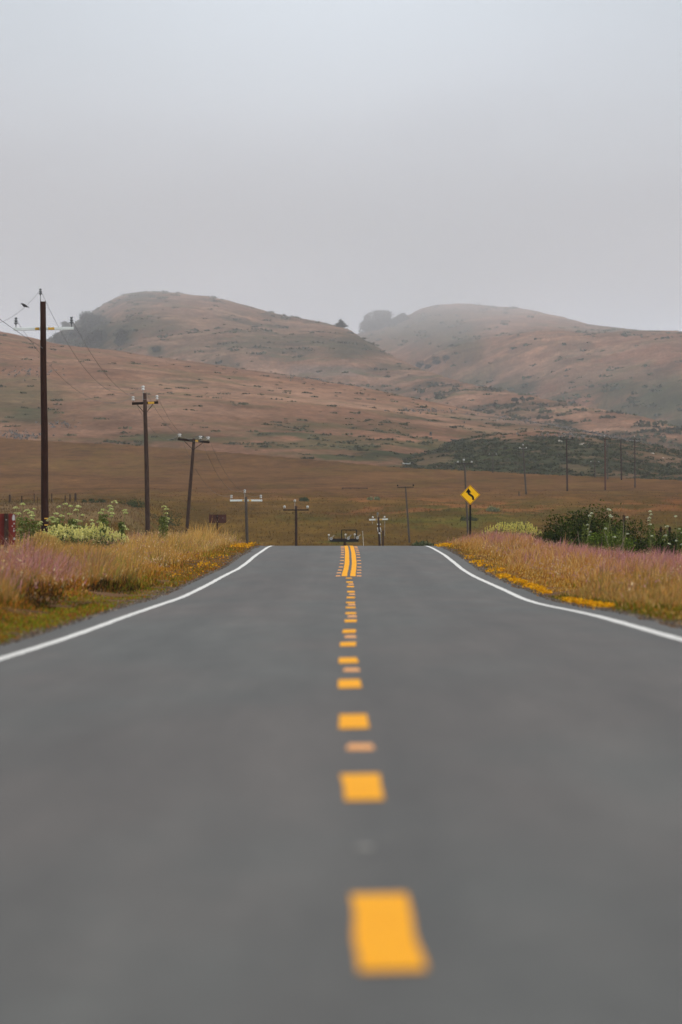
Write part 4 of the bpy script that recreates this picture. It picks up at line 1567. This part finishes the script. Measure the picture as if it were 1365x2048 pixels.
def fence_post(px, yt, yb, d, w, label, group='fence posts on the far left', mat='wood_dark', lean=0.0):
    s = d / F
    X = (px - XC) * s
    z = float(ground_z(X, d))
    zt = (YH - yt) * s
    h = max(zt - z, (yb - yt) * s)
    root = empty('fence_post', (X, d, z - .1))
    tag(root, label, 'fence post', group)
    m = MB()
    m.tube([(0, 0, -.2), (lean * h * .5, 0, h * .5), (lean * h, 0, h + .08), (lean * h + w * .1, 0, h + .1)], [w * .55, w * .5, w * .46, w * .3], 8)
    m.build('post', M[mat], root)


def cow(X, d, z, lying, yaw, label):
    root = empty('cow', (X, d, z), yaw)
    tag(root, label, 'cow')
    me = bpy.data.meshes.new('body')
    base = .42 if lying else 1.0
    sp = [((-.75, 0, base + .10), .30), ((-.35, 0, base + .02), .36), ((.1, 0, base), .38), ((.5, 0, base + .02), .34), ((.78, 0, base + .14), .24), ((1.0, 0, base + .30), .17),
          ((1.18, 0, base + .34), .15), ((1.42, 0, base + .18), .10)]
    vs = [p for p, _ in sp]
    rs = [r for _, r in sp]
    es = [(i, i + 1) for i in range(len(sp) - 1)]

    def chain(at, pts):
        prev = at
        for p, r in pts:
            vs.append(p)
            rs.append(r)
            es.append((prev, len(vs) - 1))
            prev = len(vs) - 1
    for sg in (-1, 1):
        if lying:
            chain(4, [((.7, sg * .28, .22), .11), ((.95, sg * .32, .10), .07), ((.6, sg * .34, .06), .05)])
            chain(0, [((-.6, sg * .36, .25), .16), ((-.25, sg * .46, .12), .09), ((-.6, sg * .52, .07), .05)])
        else:
            chain(3, [((.55, sg * .2, .62), .12), ((.55, sg * .2, .36), .065), ((.54, sg * .2, .08), .055), ((.58, sg * .2, .02), .06)])
            chain(0, [((-.62, sg * .2, .70), .16), ((-.78, sg * .2, .42), .07), ((-.72, sg * .2, .08), .055), ((-.68, sg * .2, .02), .06)])
        chain(6, [((1.14, sg * .16, base + .42), .05), ((1.12, sg * .26, base + .40), .02)])
    chain(0, [((-1.0, 0, base + .22), .05), ((-1.06, 0, base - .2), .025), ((-1.06, 0, max(base - .5, .1)), .04)])
    me.from_pydata(vs, es, [])
    o = bpy.data.objects.new('body', me)
    COL.objects.link(o)
    o.parent = root
    me.materials.append(M['cow'])
    md = o.modifiers.new('skin', 'SKIN')
    if not me.skin_vertices:
        bpy.context.view_layer.objects.active = o
    lay = me.skin_vertices[0] if me.skin_vertices else None
    if lay is None:
        bpy.ops.object.modifier_add(type='SKIN')
        lay = me.skin_vertices[0]
        o.modifiers.remove(o.modifiers[-1])
    for i, v in enumerate(lay.data):
        v.radius = (rs[i], rs[i])
        v.use_root = (i == 2)
    sub = o.modifiers.new('sub', 'SUBSURF')
    sub.levels = sub.render_levels = 1


def rock(hill, px, py, w, h, label, mat, seed):
    rng = np.random.default_rng(seed)
    X, d, z = hill.find(px, py)
    s = d / F
    m = MB()
    for k in range(max(2, int(w / 5))):
        n, mm = 9, 5
        cx = rng.uniform(-.5, .5) * w * s
        rx, ry, rz = rng.uniform(.5, 1.1) * h * s * 1.2, h * s, rng.uniform(.5, 1.0) * h * s
        V = []
        for i in range(mm):
            ph = (i / (mm - 1)) * math.pi * .55
            for j in range(n):
                a = 2 * math.pi * j / n
                q = rng.uniform(.75, 1.15)
                V.append((cx + rx * q * math.cos(a) * math.cos(ph * .9), ry * q * math.sin(a) * math.cos(ph * .9), rz * q * math.sin(ph) - .3))
        fs = [(i * n + j, i * n + (j + 1) % n, (i + 1) * n + (j + 1) % n, (i + 1) * n + j) for i in range(mm - 1) for j in range(n)]
        fs.append(tuple((mm - 1) * n + j for j in range(n)))
        m.add(V, fs)
    o = m.build('rock_outcrop', M[mat])
    o.location = (X, d, z)
    tag(o, label, 'rock', 'rock outcrops on the hillside')


def build_small():
    build_sign()
    sign_back(-30, 31.5, 1027, 1090, 120, 13.5, .10, 'rust red back of a road sign on a post, cut by the left frame edge', 'rust',
              [(.44, .36, .05, .09), (.46, .18, .02, .025), (.45, -.05, .018, .03), (.46, -.3, .03, .035), (.40, .1, .012, .02), (.455, .02, .015, .014)], 3, 'wood_brown')
    sign_back(418.5, 453, 1029, 1046, 300, 435, .09, 'small dark brown back of a wide road sign in the left grass', 'rust_dark', [(.3, .1, .012, .02)], 4, 'wood_dark')
    posts = [(20, 990, 1004, 2.9, 'thick dark fence post, leftmost beyond the red sign back'), (44, 992, 1006, 2.0, 'plain dark fence post between the leftmost post and the nearest pole'),
             (69, 987, 1006, 1.2, 'thin tall fence stake left of the nearest pole'), (75.5, 994, 1006, 1.0, 'short thin fence stake just left of the nearest pole'),
             (104, 987, 1006, 1.5, 'slim tall fence post just right of the nearest pole'), (131, 991, 1003, 1.8, 'dark fence post, left of the last pair on the far left fence'),
             (140.6, 989, 1003, 2.1, 'dark fence post next to the thick end post of the far left fence'), (151.5, 987, 1003, 3.3, 'thick black end post at the right end of the far left fence')]
    for k, (px, yt, yb, wpx, lab) in enumerate(posts):
        d = 770 - k * 4
        fence_post(px, yt, yb, d, 1.35 * wpx * d / F, lab)
    fence_post(1038.5, 984, 993, 940, .2, 'lone short grey post left of the bare leaning pole', 'lone posts', 'wood_grey')
    fence_post(766.5, 1061, 1087, 570, .20, 'short dark wooden post close beside the fuse pole at the crest', 'lone posts', 'wood_dark')
    fence_post(738.5, 1062, 1088, 430, .055, 'thin pale marker stake beyond the crest, left of the fuse pole', 'lone posts', 'stake', -.07)
    fence_post(1248.5, 1030, 1046, 203, .11, 'dark broken post poking out of the right roadside bushes', 'lone posts', 'wood_dark')
    fence_post(1322, 1053, 1062, 206, .11, 'left one of two short dark posts among the bushes by the right edge', 'lone posts', 'wood_dark')
    fence_post(1340, 1054, 1064, 206, .12, 'right one of two short dark posts among the bushes by the right edge', 'lone posts', 'wood_dark')
    # long low rail in the meadow
    dd = np.linspace(930, 1120, 400)
    yy = YH - F * ground_z((710 - XC) / F * dd, dd) / dd
    d = float(dd[int(np.argmax(yy <= 978.3))])
    s = d / F
    X = (710 - XC) * s
    z = float(ground_z(X, d))
    root = empty('low_rail', (X, d, z))
    tag(root, 'long low dark rail lying across the pinkish meadow above the crest', 'rail')
    zr = .20
    m = MB()
    m.box((0, 0, zr), (52 * s, .14, .18), Ry(.004), .02)
    m.build('rail', M['wood_dark'], root)
    for f in (-.48, -.16, .16, .48):
        m = MB()
        m.tube([(f * 52 * s, .1, -.2), (f * 52 * s, .1, zr + .05)], .06, 6)
        m.build('leg', M['wood_dark'], root)
    # cattle
    X, d, z = HA.find(862, 872)
    cow(X, d, z - .05, False, math.radians(83), 'black cow standing end on, on the brown slope above the yellow sign')
    X, d, z = HA.find(910, 883)
    cow(X, d, z - .1, True, math.radians(172), 'black cow lying on the brown slope beside the dark scrub')


def build_plants():
    GP = 'tall flowering weeds on the left bank'
    pl = [(46, 1008, 168, 9, .50, 'tall pale flowering weed right beside the red sign back'),
          (68, 1018, 168, 7, .42, 'leafy pale flowering weed between the red sign back and the nearest pole'),
          (116, 1008, 168, 10, .50, 'bushy pale flowering weed right of the nearest pole'),
          (146, 1012, 168, 6, .34, 'slimmer pale flowering weed, second to the right of the nearest pole'),
          (168, 1030, 168, 4, .26, 'short pale flowering weed above the yellow bush'),
          (208, 1003, 168, 9, .34, 'tallest pale flowering weed, standing alone right of the yellow bush'),
          (243, 1020, 168, 2, .20, 'green weed without open flowers left of the second pole'),
          (327, 1012, 205, 6, .34, 'green weed with small white heads right of the second pole')]
    for k, (px, yt, d, nh, sp, lab) in enumerate(pl):
        s = d / F
        X = (px - XC) * s
        h = (YH - yt) * s - float(ground_z(X, d))
        umbel_plant(X, d, max(h - .06, .5), int(nh * 1.5), lab, GP, 100 + k, sp * .85, .11, 1.0 if k != 4 else .5)
    LG = 'yellow flowering bushes on the roadside banks'
    for k, (px, yt, d, w, lab, cols) in enumerate([
            (130, 1050, 160, 1.05, 'left half of the pale yellow bush below the tall weeds', ((.74, .68, .22), (.80, .76, .36), (.62, .60, .18))),
            (190, 1048, 161, 1.3, 'right half of the pale yellow bush below the tall weeds', ((.74, .68, .22), (.80, .76, .36), (.62, .60, .18))),
            (80, 1066, 150, .75, 'orange tinged flowering bush in front of the nearest pole', ((.58, .40, .12), (.62, .50, .16), (.55, .34, .12))),
            (1025, 1042, 235, 2.3, 'pale yellow bush on the right bank beside the dark bush', ((.66, .58, .14), (.74, .68, .24), (.56, .52, .12)))]):
        s = d / F
        X = (px - XC) * s
        h = (YH - yt) * s - float(ground_z(X, d))
        lupine(X, d, w, max(h - .1, .5), lab, LG, 200 + k, cols, 210 if k < 3 else 230)
    D1 = ((.022, .036, .006), (.040, .060, .010), (.012, .020, .004), (.065, .085, .014))
    D2 = ((.095, .145, .018), (.13, .175, .026), (.065, .095, .015))
    D3 = ((.018, .030, .006), (.035, .052, .010), (.065, .085, .016))
    BG = 'bushes on the right roadside bank'
    for k, (px, yt, d, w, dep, cols, nleaf, lab) in enumerate([
            (1160, 1007, 196, 2.5, 1.6, D1, 6800, 'largest dark green bush right of the sign, on the right bank'),
            (1112, 1032, 194, 1.6, 1.2, D1, 3600, 'dark green bush sloping down to the grass, left of the largest bush'),
            (1215, 1050, 190, 1.7, 1.2, D2, 3400, 'bright green leafy bush in front of the largest dark bush'),
            (1275, 1034, 196, 1.9, 1.3, D3, 3800, 'dark bush with dry stems right of the bright green bush'),
            (1242, 1040, 199, 1.5, 1.0, D1, 2600, 'dark bush around the broken post, behind the bright green bush'),
            (1345, 1043, 194, 2.0, 1.3, D3, 3800, 'dark bush at the right frame edge behind the clipped green tuft'),
            (1140, 1082, 183, 1.1, .8, D2, 1800, 'low green tuft at the foot of the dark bushes, on their left'),
            (1200, 1058, 184, .9, .6, D2, 2000, 'bright yellow green leafy patch at the foot of the largest bush'),
            (1322, 1076, 183, 1.0, .8, D1, 2200, 'low rounded very dark clump in front of the bushes near the right edge'),
            (1335, 1100, 178, .85, .6, D2, 1500, 'small bright green tuft lowest at the right frame edge')]):
        s = d / F
        X = (px - XC) * s
        h = (YH - yt) * s - float(ground_z(X, d))
        shrub('roadside_bush', X, d, w * 1.1, max(h * 1.13, .35), lab, BG, cols, int(nleaf * 2.0), .09, 13, 300 + k, depth=dep)
    s_ = 205 / F
    FW = 'white flowered stems among the right bushes'
    for k, (px, yt, nh, lab) in enumerate([
            (1170, 1024, 4, 'white flowered stem in front of the largest dark bush'), (1213, 1018, 3, 'white flowered stem at the right side of the largest dark bush'),
            (1241, 1016, 3, 'tall white flowered stem in the middle of the right bushes'), (1303, 1020, 5, 'tall white flowered stem left of the two short posts'),
            (1330, 1050, 4, 'low white flowered stem between the two short posts'), (1362, 1030, 3, 'white flowered stem cut by the right frame edge')]):
        d = 188
        X = (px - XC) * d / F
        h = (YH - yt) * d / F - float(ground_z(X, d))
        umbel_plant(X, d, max(h - .08, .5), nh, lab, FW, 400 + k, .22, .060, .5, ((.62, .64, .50), (.70, .72, .60), (.50, .56, .32)))
    # dry stalks in the bushes
    for k, (px, y0, px2, y1, lab) in enumerate([(1245, 1078, 1249, 1028, 'upright grey dry stalk in the right bushes'), (1228, 1092, 1208, 1062, 'bent dry stalk leaning left in the right bushes'),
                                                (1232, 1080, 1254, 1064, 'dry stalk slanting right in the right bushes'), (1163, 1090, 1156, 1062, 'short pale dry stalk in front of the largest dark bush')]):
        d = 181
        s = d / F
        X0, X1 = (px - XC) * s, (px2 - XC) * s
        zg = float(ground_z(X0, d))
        m = MB()
        m.tube([(0, 0, 0), ((X1 - X0) * .45, .05, ((YH - y1) * s - zg) * .55), (X1 - X0, .1, (YH - y1) * s - zg)], [.012, .010, .006], 6)
        o = m.build('dry_stalk', M['dry_stem'])
        o.location = (X0, d, zg)
        tag(o, lab, 'stalk', 'dry stalks in the right bushes')
    # small bushes at the crest and in the dip
    SG = 'small shrubs in the meadow'
    for k, (px, yt, yb, d, w, lab, cols) in enumerate([
            (848, 1075, 1090, 203, .7, 'small grey green bush where the right white line meets the crest', ((.10, .12, .06), (.15, .17, .09), (.07, .09, .04))),
            (478, 1090, 1097, 198, .5, 'small dark green tuft beside the left end of the crest', D2),
            (610, 1071, 1088, 600, 1.4, 'round dark green shrub in the dip beside the dark pole', D3),
            (262, 994, 1006, 700, 4.2, 'wide dark green shrub beyond the left bank, nearest the tall weed', D3),
            (325, 999, 1010, 690, 4.5, 'wide dark green shrub beyond the left bank, behind the second pole', D3),
            (190, 996, 1004, 720, 4.5, 'low dark shrub right of the thick fence end post', D3),
            (935, 1031, 1038, 800, 3.0, 'low dark green shrub directly behind the sign post', D3),
            (612, 992, 998, 890, 1.8, 'small dark shrub on the green meadow above the left half of the road', D3),
            (748, 991, 995, 905, 2.2, 'small pale green shrub on the meadow right of the low rail', ((.16, .18, .08), (.3, .32, .18), (.12, .15, .06))),
            (985, 1011, 1017, 840, 2.0, 'small pale green shrub right of the yellow sign', ((.16, .17, .08), (.25, .26, .14), (.12, .15, .06)))]):
        s = d / F
        X = (px - XC) * s
        zg = float(ground_z(X, d))
        h = max((YH - yt) * s - zg, (yb - yt) * s * .8)
        shrub('meadow_shrub', X, d, w, min(h, 3.0), lab, SG, cols, 1300, .085 * max(1, d / 330), 8, 500 + k, stems=(d < 300))
    # far trees
    def d_leaf(H_, px, py, w):
        return .075 * w * H_.find(px, py)[1] / F
    TG = 'dark trees on the hazy hills'
    for k, (H_, px, py, w, h, kind, lab) in enumerate([
            (HB, 682, 655, 25, 19, 'cone', 'lone small conifer on the saddle between the two hilltops'),
            (HC, 735, 663, 40, 43, 'cone', 'pointed hazy conifer, left of the clump on the ridge'),
            (HC, 765, 656, 42, 36, 'round', 'round crowned hazy tree in the middle of the ridge clump'),
            (HC, 752, 661, 38, 20, 'round', 'low hazy tree filling the gap under the pointed and the round tree'),
            (HC, 786, 652, 24, 15, 'round', 'low hazy tree between the round tree and the rightmost ridge tree'),
            (HC, 801, 646, 27, 22, 'round', 'small round hazy tree, rightmost on the ridge beside the far hilltop'),
            (HC, 840, 737, 18, 18, 'round', 'dark round tree in the hollow below the far hilltop'),
            (HC, 857, 737, 16, 10, 'round', 'low dark tree between the two taller trees in the hollow'),
            (HC, 873, 730, 18, 20, 'round', 'tallest dark tree in the hollow, right of the round one'),
            (HC, 893, 722, 14, 14, 'round', 'small dark tree at the upper right of the hollow'),
            (HB, 133, 657, 22, 15, 'round', 'wind bent tree on the skyline beside the pale crossarm end'),
            (HB, 178, 660, 52, 32, 'round', 'large dark tree highest on the left shoulder of the domed hill'),
            (HB, 160, 678, 46, 30, 'round', 'large dark tree in the middle of the wooded left shoulder'),
            (HB, 190, 690, 44, 30, 'round', 'large dark tree lowest on the wooded left shoulder'),
            (HB, 128, 684, 36, 22, 'round', 'dark bushy tree at the left foot of the domed hill'),
            (HB, 246, 690, 30, 34, 'round', 'separate dark bushy tree right of the wooded shoulder'),
            (HB, 312, 704, 20, 12, 'round', 'small dark tree low on the slope of the domed hill'),
            (HA, 1063, 870, 9, 8, 'round', 'small dark round tree on the skyline of the scrub hill')]):
        col = ((.022, .032, .018), (.035, .046, .024), (.016, .024, .014))
        if k in (14, 15, 16):
            col = ((.035, .048, .025), (.05, .06, .03), (.028, .038, .02))
        tree(H_, px, py, w, h, lab, kind, 600 + k, TG, col, 4200 if w > 20 else 2000, d_leaf(H_, px, py, w))
    rng = np.random.default_rng(9)
    scatter_scrub('hill_scrub', HD, 7500, lambda px, py, X, d: sm(.38, .52, fbm(X / 8, d / 22, 4, 102) + .5 * (fbm(X / 26, d / 60, 5, 101) - .5) + .16 * sm(875, 915, py) - .03) * (1 - .45 * sm(1180, 1300, px) * (1 - sm(925, 950, py))) + .02,
                  'dense dark green scrub covering the low hill at right', rng, (.7, 2.2), per=14)

    def za(px, py, X, d):
        n2 = fbm(X / 16, d / 40, 4, 72)
        f = .05 + .45 * sm(855, 915, py) * sm(.45, .6, n2) * (1 - .7 * sm(650, 900, px)) + .22 * sm(.52, .62, n2) * sm(740, 800, py)
        return np.clip(f, 0, 1)
    scatter_scrub('hill_scrub', HA, 1100, za, 'scattered low green shrubs across the brown hillside', rng, (.8, 4.2),
                  cols=((.060, .062, .034), (.078, .078, .040), (.100, .092, .052)), per=18, leaf=.7, squash=.28)

    def zb(px, py, X, d):
        n2 = fbm(X / 33, d / 80, 4, 82)
        return np.clip(.06 + .5 * sm(.48, .62, n2) * (1 - .5 * sm(300, 700, px)) + .9 * blob(px, py, 150, 672, 60, 40, n2), 0, 1)
    scatter_scrub('hill_scrub', HB, 1500, zb, 'patchy dark shrubs on the domed hill', rng, (2.0, 9.0), per=14, leaf=.8, squash=.4)

    def zc(px, py, X, d):
        n2 = fbm(X / 45, d / 110, 4, 92)
        return np.clip(.05 + .5 * sm(.48, .62, n2) + .5 * blob(px, py, 880, 660, 75, 30, n2) + .4 * sm(740, 800, py), 0, 1)
    scatter_scrub('hill_scrub', HC, 1500, zc, 'patchy green shrubs on the far hazy hill', rng, (3.0, 12.0), per=12, leaf=.8, squash=.4,
                  cols=((.040, .055, .026), (.060, .072, .034), (.08, .085, .04)))
    for k, (H_, px, py, w, h, lab, mt) in enumerate([
            (HD, 1172, 889, 22, 5, 'long pale rock outcrop left of the reddish pole top', 'rock'), (HD, 1203, 893, 20, 4, 'pale rock outcrop right behind the reddish pole', 'rock'),
            (HD, 1123, 884, 8, 7, 'blocky pale rock beside the crossarm of the first distant pole', 'rock'), (HD, 1232, 926, 9, 3, 'small white rock between the reddish pole and its right neighbour', 'rock'),
            (HD, 1306, 907, 16, 4, 'pale rock outcrop right of the last distant pole', 'rock'), (HD, 1326, 916, 5, 3, 'single small white rock near the right frame edge', 'rock'),
            (HD, 873, 914, 9, 2, 'small pale streak of rock left above the yellow sign', 'rock')]):
        rock(H_, px, py, w, h, lab, mt, 700 + k)
    # rubble of grey stones on the slopes: too many to count
    V, Q, C, off = [], [], [], 0
    rr = np.random.default_rng(12)
    for (H_, cx, cy, rx, ry, n) in ((HA, 1120, 838, 150, 12, 260), (HA, 1200, 862, 110, 9, 160), (HA, 640, 752, 80, 8, 90), (HA, 60, 745, 60, 12, 60), (HA, 40, 873, 50, 8, 70),
                                    (HA, 860, 822, 80, 5, 70), (HD, 1180, 873, 130, 6, 120), (HA, 120, 850, 40, 8, 40)):
        for k in range(n):
            px, py = rr.normal(cx, rx * .5), rr.normal(cy, ry * .5)
            X, d, z = H_.find(px, py)
            s = rr.uniform(.3, 1.0)
            P = np.array((X, d, z)) + rr.normal(0, .3, (5, 3)) * s + np.array((0, 0, .2))
            v, q, c = leaf_cards(P, s * rr.uniform(.6, 1.1, 5), varied(5, ((.15, .14, .135), (.24, .22, .20), (.12, .115, .112)), .1, rr), .3, .9, rr)
            V.append(v)
            Q.append(q + off)
            C.append(c)
            off += len(v)
    o = big_mesh('rubble', np.concatenate(V), quads=np.concatenate(Q), mat=M['leaf'], col=np.concatenate(C))
    tag(o, 'grey stony rubble strewn in bands across the brown slopes', kind='stuff')


# ------------------------------------------------------------------ light, air, camera
SUN_EL, SUN_AZ = math.radians(44), math.radians(132)    # azimuth clockwise from the viewing direction: to the right and behind


def build_world():
    w = bpy.data.worlds.new('World')
    SC.world = w
    w.use_nodes = True
    nt = w.node_tree
    L = nt.links.new
    bg = nt.nodes['Background']
    sky = nt.nodes.new('ShaderNodeTexSky')
    sky.sky_type = 'NISHITA'
    sky.sun_disc = False
    sky.sun_elevation = SUN_EL
    sky.sun_rotation = SUN_AZ
    tc = nt.nodes.new('ShaderNodeTexCoord')
    sx = nt.nodes.new('ShaderNodeSeparateXYZ')
    L(tc.outputs['Generated'], sx.inputs[0])
    # soft waviness of the cloud deck
    mp = nt.nodes.new('ShaderNodeMapping')
    mp.inputs['Scale'].default_value = (9, 9, 22)
    nz = nt.nodes.new('ShaderNodeTexNoise')
    nz.inputs['Scale'].default_value = 1.6
    nz.inputs['Detail'].default_value = 3
    nz.inputs['Roughness'].default_value = .45
    L(tc.outputs['Generated'], mp.inputs['Vector'])
    L(mp.outputs['Vector'], nz.inputs['Vector'])
    mr = nt.nodes.new('ShaderNodeMapRange')
    mr.inputs['From Min'].default_value = .3
    mr.inputs['From Max'].default_value = .7
    mr.inputs['To Min'].default_value = -.009
    mr.inputs['To Max'].default_value = .009
    L(nz.outputs['Fac'], mr.inputs['Value'])
    ad = nt.nodes.new('ShaderNodeMath')
    ad.operation = 'ADD'
    L(sx.outputs['Z'], ad.inputs[0])
    L(mr.outputs['Result'], ad.inputs[1])
    cr = nt.nodes.new('ShaderNodeValToRGB')
    E = cr.color_ramp
    E.interpolation = 'B_SPLINE'
    stops = SKY_STOPS
    E.elements[0].position = stops[0][0]
    E.elements[0].color = (*stops[0][1], 1)
    E.elements[1].position = stops[-1][0]
    E.elements[1].color = (*stops[-1][1], 1)
    for p, c in stops[1:-1]:
        e = E.elements.new(p)
        e.color = (*c, 1)
    L(ad.outputs[0], cr.inputs['Fac'])
    # a brighter patch in the middle of the deck
    ab = nt.nodes.new('ShaderNodeMath')
    ab.operation = 'ABSOLUTE'
    L(sx.outputs['X'], ab.inputs[0])
    m2 = nt.nodes.new('ShaderNodeMapRange')
    m2.interpolation_type = 'SMOOTHSTEP'
    m2.inputs['From Min'].default_value = 0.0
    m2.inputs['From Max'].default_value = .085
    m2.inputs['To Min'].default_value = 1.10
    m2.inputs['To Max'].default_value = .88
    L(ab.outputs[0], m2.inputs['Value'])
    sc = nt.nodes.new('ShaderNodeVectorMath')
    sc.operation = 'SCALE'
    L(cr.outputs['Color'], sc.inputs[0])
    L(m2.outputs['Result'], sc.inputs['Scale'])
    mx = nt.nodes.new('ShaderNodeMix')
    mx.data_type = 'RGBA'
    mx.inputs['Factor'].default_value = .94     # the overcast deck hides nearly all of the blue
    L(sky.outputs['Color'], mx.inputs['A'])
    # deck radiance is given for strength 1; the Background runs at .1 like the sky texture
    s10 = nt.nodes.new('ShaderNodeVectorMath')
    s10.operation = 'SCALE'
    s10.inputs['Scale'].default_value = 10.0
    L(sc.outputs['Vector'], s10.inputs[0])
    L(s10.outputs['Vector'], mx.inputs['B'])
    L(mx.outputs['Result'], bg.inputs['Color'])
    bg.inputs['Strength'].default_value = .1
    w.cycles.sampling_method = 'MANUAL'
    w.cycles.sample_map_resolution = 512


SKY_STOPS = [(0.0, (.82, .84, .94)), (.042, (.82, .84, .94)), (.049, (.78, .80, .89)), (.057, (.55, .565, .635)), (.066, (.56, .58, .65)), (.075, (.68, .72, .79)), (.088, (.79, .845, .92)),
             (.105, (.72, .78, .845)), (.25, (.84, .90, .97)), (1.0, (1.18, 1.25, 1.32))]


def build_light():
    ld = bpy.data.lights.new('sun', 'SUN')
    ld.energy = 1.4
    ld.angle = math.radians(10)
    ld.color = (1, .95, .87)
    o = bpy.data.objects.new('sun', ld)
    COL.objects.link(o)
    # direction towards the sun
    v = (math.sin(SUN_AZ) * math.cos(SUN_EL), math.cos(SUN_AZ) * math.cos(SUN_EL), math.sin(SUN_EL))
    import mathutils
    o.rotation_euler = mathutils.Vector(v).to_track_quat('Z', 'Y').to_euler()
    o.location = (30, -20, 60)


HAZE = .000075


def build_haze():
    x, y0, y1, z0, z1 = 5800, -300, 11800, -80, 500
    V = [(-x, y0, z0), (x, y0, z0), (x, y1, z0), (-x, y1, z0), (-x, y0, z1), (x, y0, z1), (x, y1, z1), (-x, y1, z1)]
    m = bpy.data.materials.new('haze_air')
    m.use_nodes = True
    nt = m.node_tree
    nt.nodes.remove(nt.nodes['Principled BSDF'])
    pv = nt.nodes.new('ShaderNodeVolumePrincipled')
    pv.inputs['Color'].default_value = (.90, .935, 1.0, 1)
    pv.inputs['Density'].default_value = HAZE
    pv.inputs['Anisotropy'].default_value = 0.0
    nt.links.new(pv.outputs['Volume'], nt.nodes['Material Output'].inputs['Volume'])
    o = MB().add(V, [(3, 2, 1, 0), (4, 5, 6, 7), (0, 1, 5, 4), (1, 2, 6, 5), (2, 3, 7, 6), (3, 0, 4, 7)]).build('haze', m)
    tag(o, 'thin grey fog filling the valley air', kind='stuff')


def build_fog():
    """low fog lying on the far hilltops: thickens with height and breaks into wisps along its underside"""
    x, y0, y1, z0, z1 = 5600, 3000, 9000, 90, 490
    V = [(-x, y0, z0), (x, y0, z0), (x, y1, z0), (-x, y1, z0), (-x, y0, z1), (x, y0, z1), (x, y1, z1), (-x, y1, z1)]
    m = bpy.data.materials.new('fog_air')
    m.use_nodes = True
    nt = m.node_tree
    L = nt.links.new
    nt.nodes.remove(nt.nodes['Principled BSDF'])
    pv = nt.nodes.new('ShaderNodeVolumePrincipled')
    pv.inputs['Color'].default_value = (.94, .96, 1.0, 1)
    tc = nt.nodes.new('ShaderNodeTexCoord')
    sx = nt.nodes.new('ShaderNodeSeparateXYZ')
    L(tc.outputs['Object'], sx.inputs[0])
    mp = nt.nodes.new('ShaderNodeMapping')
    mp.inputs['Scale'].default_value = (1 / 260, 1 / 900, 1 / 90)
    nz = nt.nodes.new('ShaderNodeTexNoise')
    nz.inputs['Scale'].default_value = 1
    nz.inputs['Detail'].default_value = 3
    L(tc.outputs['Object'], mp.inputs['Vector'])
    L(mp.outputs['Vector'], nz.inputs['Vector'])

    def math_(op, a, b):
        q = nt.nodes.new('ShaderNodeMath')
        q.operation = op
        for k, v in enumerate((a, b)):
            if isinstance(v, (int, float)):
                q.inputs[k].default_value = v
            else:
                L(v, q.inputs[k])
        return q.outputs[0]

    def ramp(v, a, b, c, d):
        mr = nt.nodes.new('ShaderNodeMapRange')
        mr.interpolation_type = 'SMOOTHSTEP'
        for n_, val in (('From Min', a), ('From Max', b), ('To Min', c), ('To Max', d)):
            mr.inputs[n_].default_value = val
        L(v, mr.inputs['Value'])
        return mr.outputs['Result']
    zz = math_('ADD', sx.outputs['Z'], math_('MULTIPLY', math_('SUBTRACT', nz.outputs['Fac'], .5), 110))
    dens = math_('MULTIPLY', ramp(zz, 165, 295, 0, 1), ramp(sx.outputs['Z'], 300, 485, 1, 0))
    dens = math_('MULTIPLY', dens, ramp(sx.outputs['Y'], 3000, 4600, 0, FOG))
    L(dens, pv.inputs['Density'])
    L(pv.outputs['Volume'], nt.nodes['Material Output'].inputs['Volume'])
    m.cycles.volume_step_rate = .5
    o = MB().add(V, [(3, 2, 1, 0), (4, 5, 6, 7), (0, 1, 5, 4), (1, 2, 6, 5), (2, 3, 7, 6), (3, 0, 4, 7)]).build('fog_bank', m)
    tag(o, 'low grey fog lying on the tops of the far hills', kind='stuff')


FOG = .0008


def build_camera():
    cd = bpy.data.cameras.new('camera')
    cd.lens = F / 2048 * 36
    cd.sensor_width = 36
    cd.sensor_fit = 'AUTO'
    cd.shift_x = 0.0
    cd.shift_y = (YH - 1024) / 2048
    cd.clip_start = .1
    cd.clip_end = 20000
    cd.dof.use_dof = True
    cd.dof.focus_distance = 245
    cd.dof.aperture_fstop = 3.4
    o = bpy.data.objects.new('camera', cd)
    COL.objects.link(o)
    o.rotation_euler = (math.pi / 2, 0, 0)
    SC.camera = o


build_ground()
build_road()
for H_ in (HA, HB, HC, HD):
    H_.build()
build_grass()
wp = build_poles()
build_bird(wp)
build_small()
build_plants()
build_world()
build_light()
build_haze()
build_fog()
build_camera()

SC.render.engine = 'CYCLES'
cy = SC.cycles
cy.use_denoising = True
try:
    cy.denoiser = 'OPENIMAGEDENOISE'
    cy.denoising_input_passes = 'RGB_ALBEDO_NORMAL'
except Exception:
    pass
cy.max_bounces = 5
cy.diffuse_bounces = 2
cy.glossy_bounces = 2
cy.transmission_bounces = 2
cy.volume_bounces = 2
cy.transparent_max_bounces = 4
cy.sample_clamp_indirect = 6
SC.view_settings.view_transform = 'Standard'
SC.view_settings.look = 'None'
SC.view_settings.exposure = 0
SC.view_settings.gamma = 1
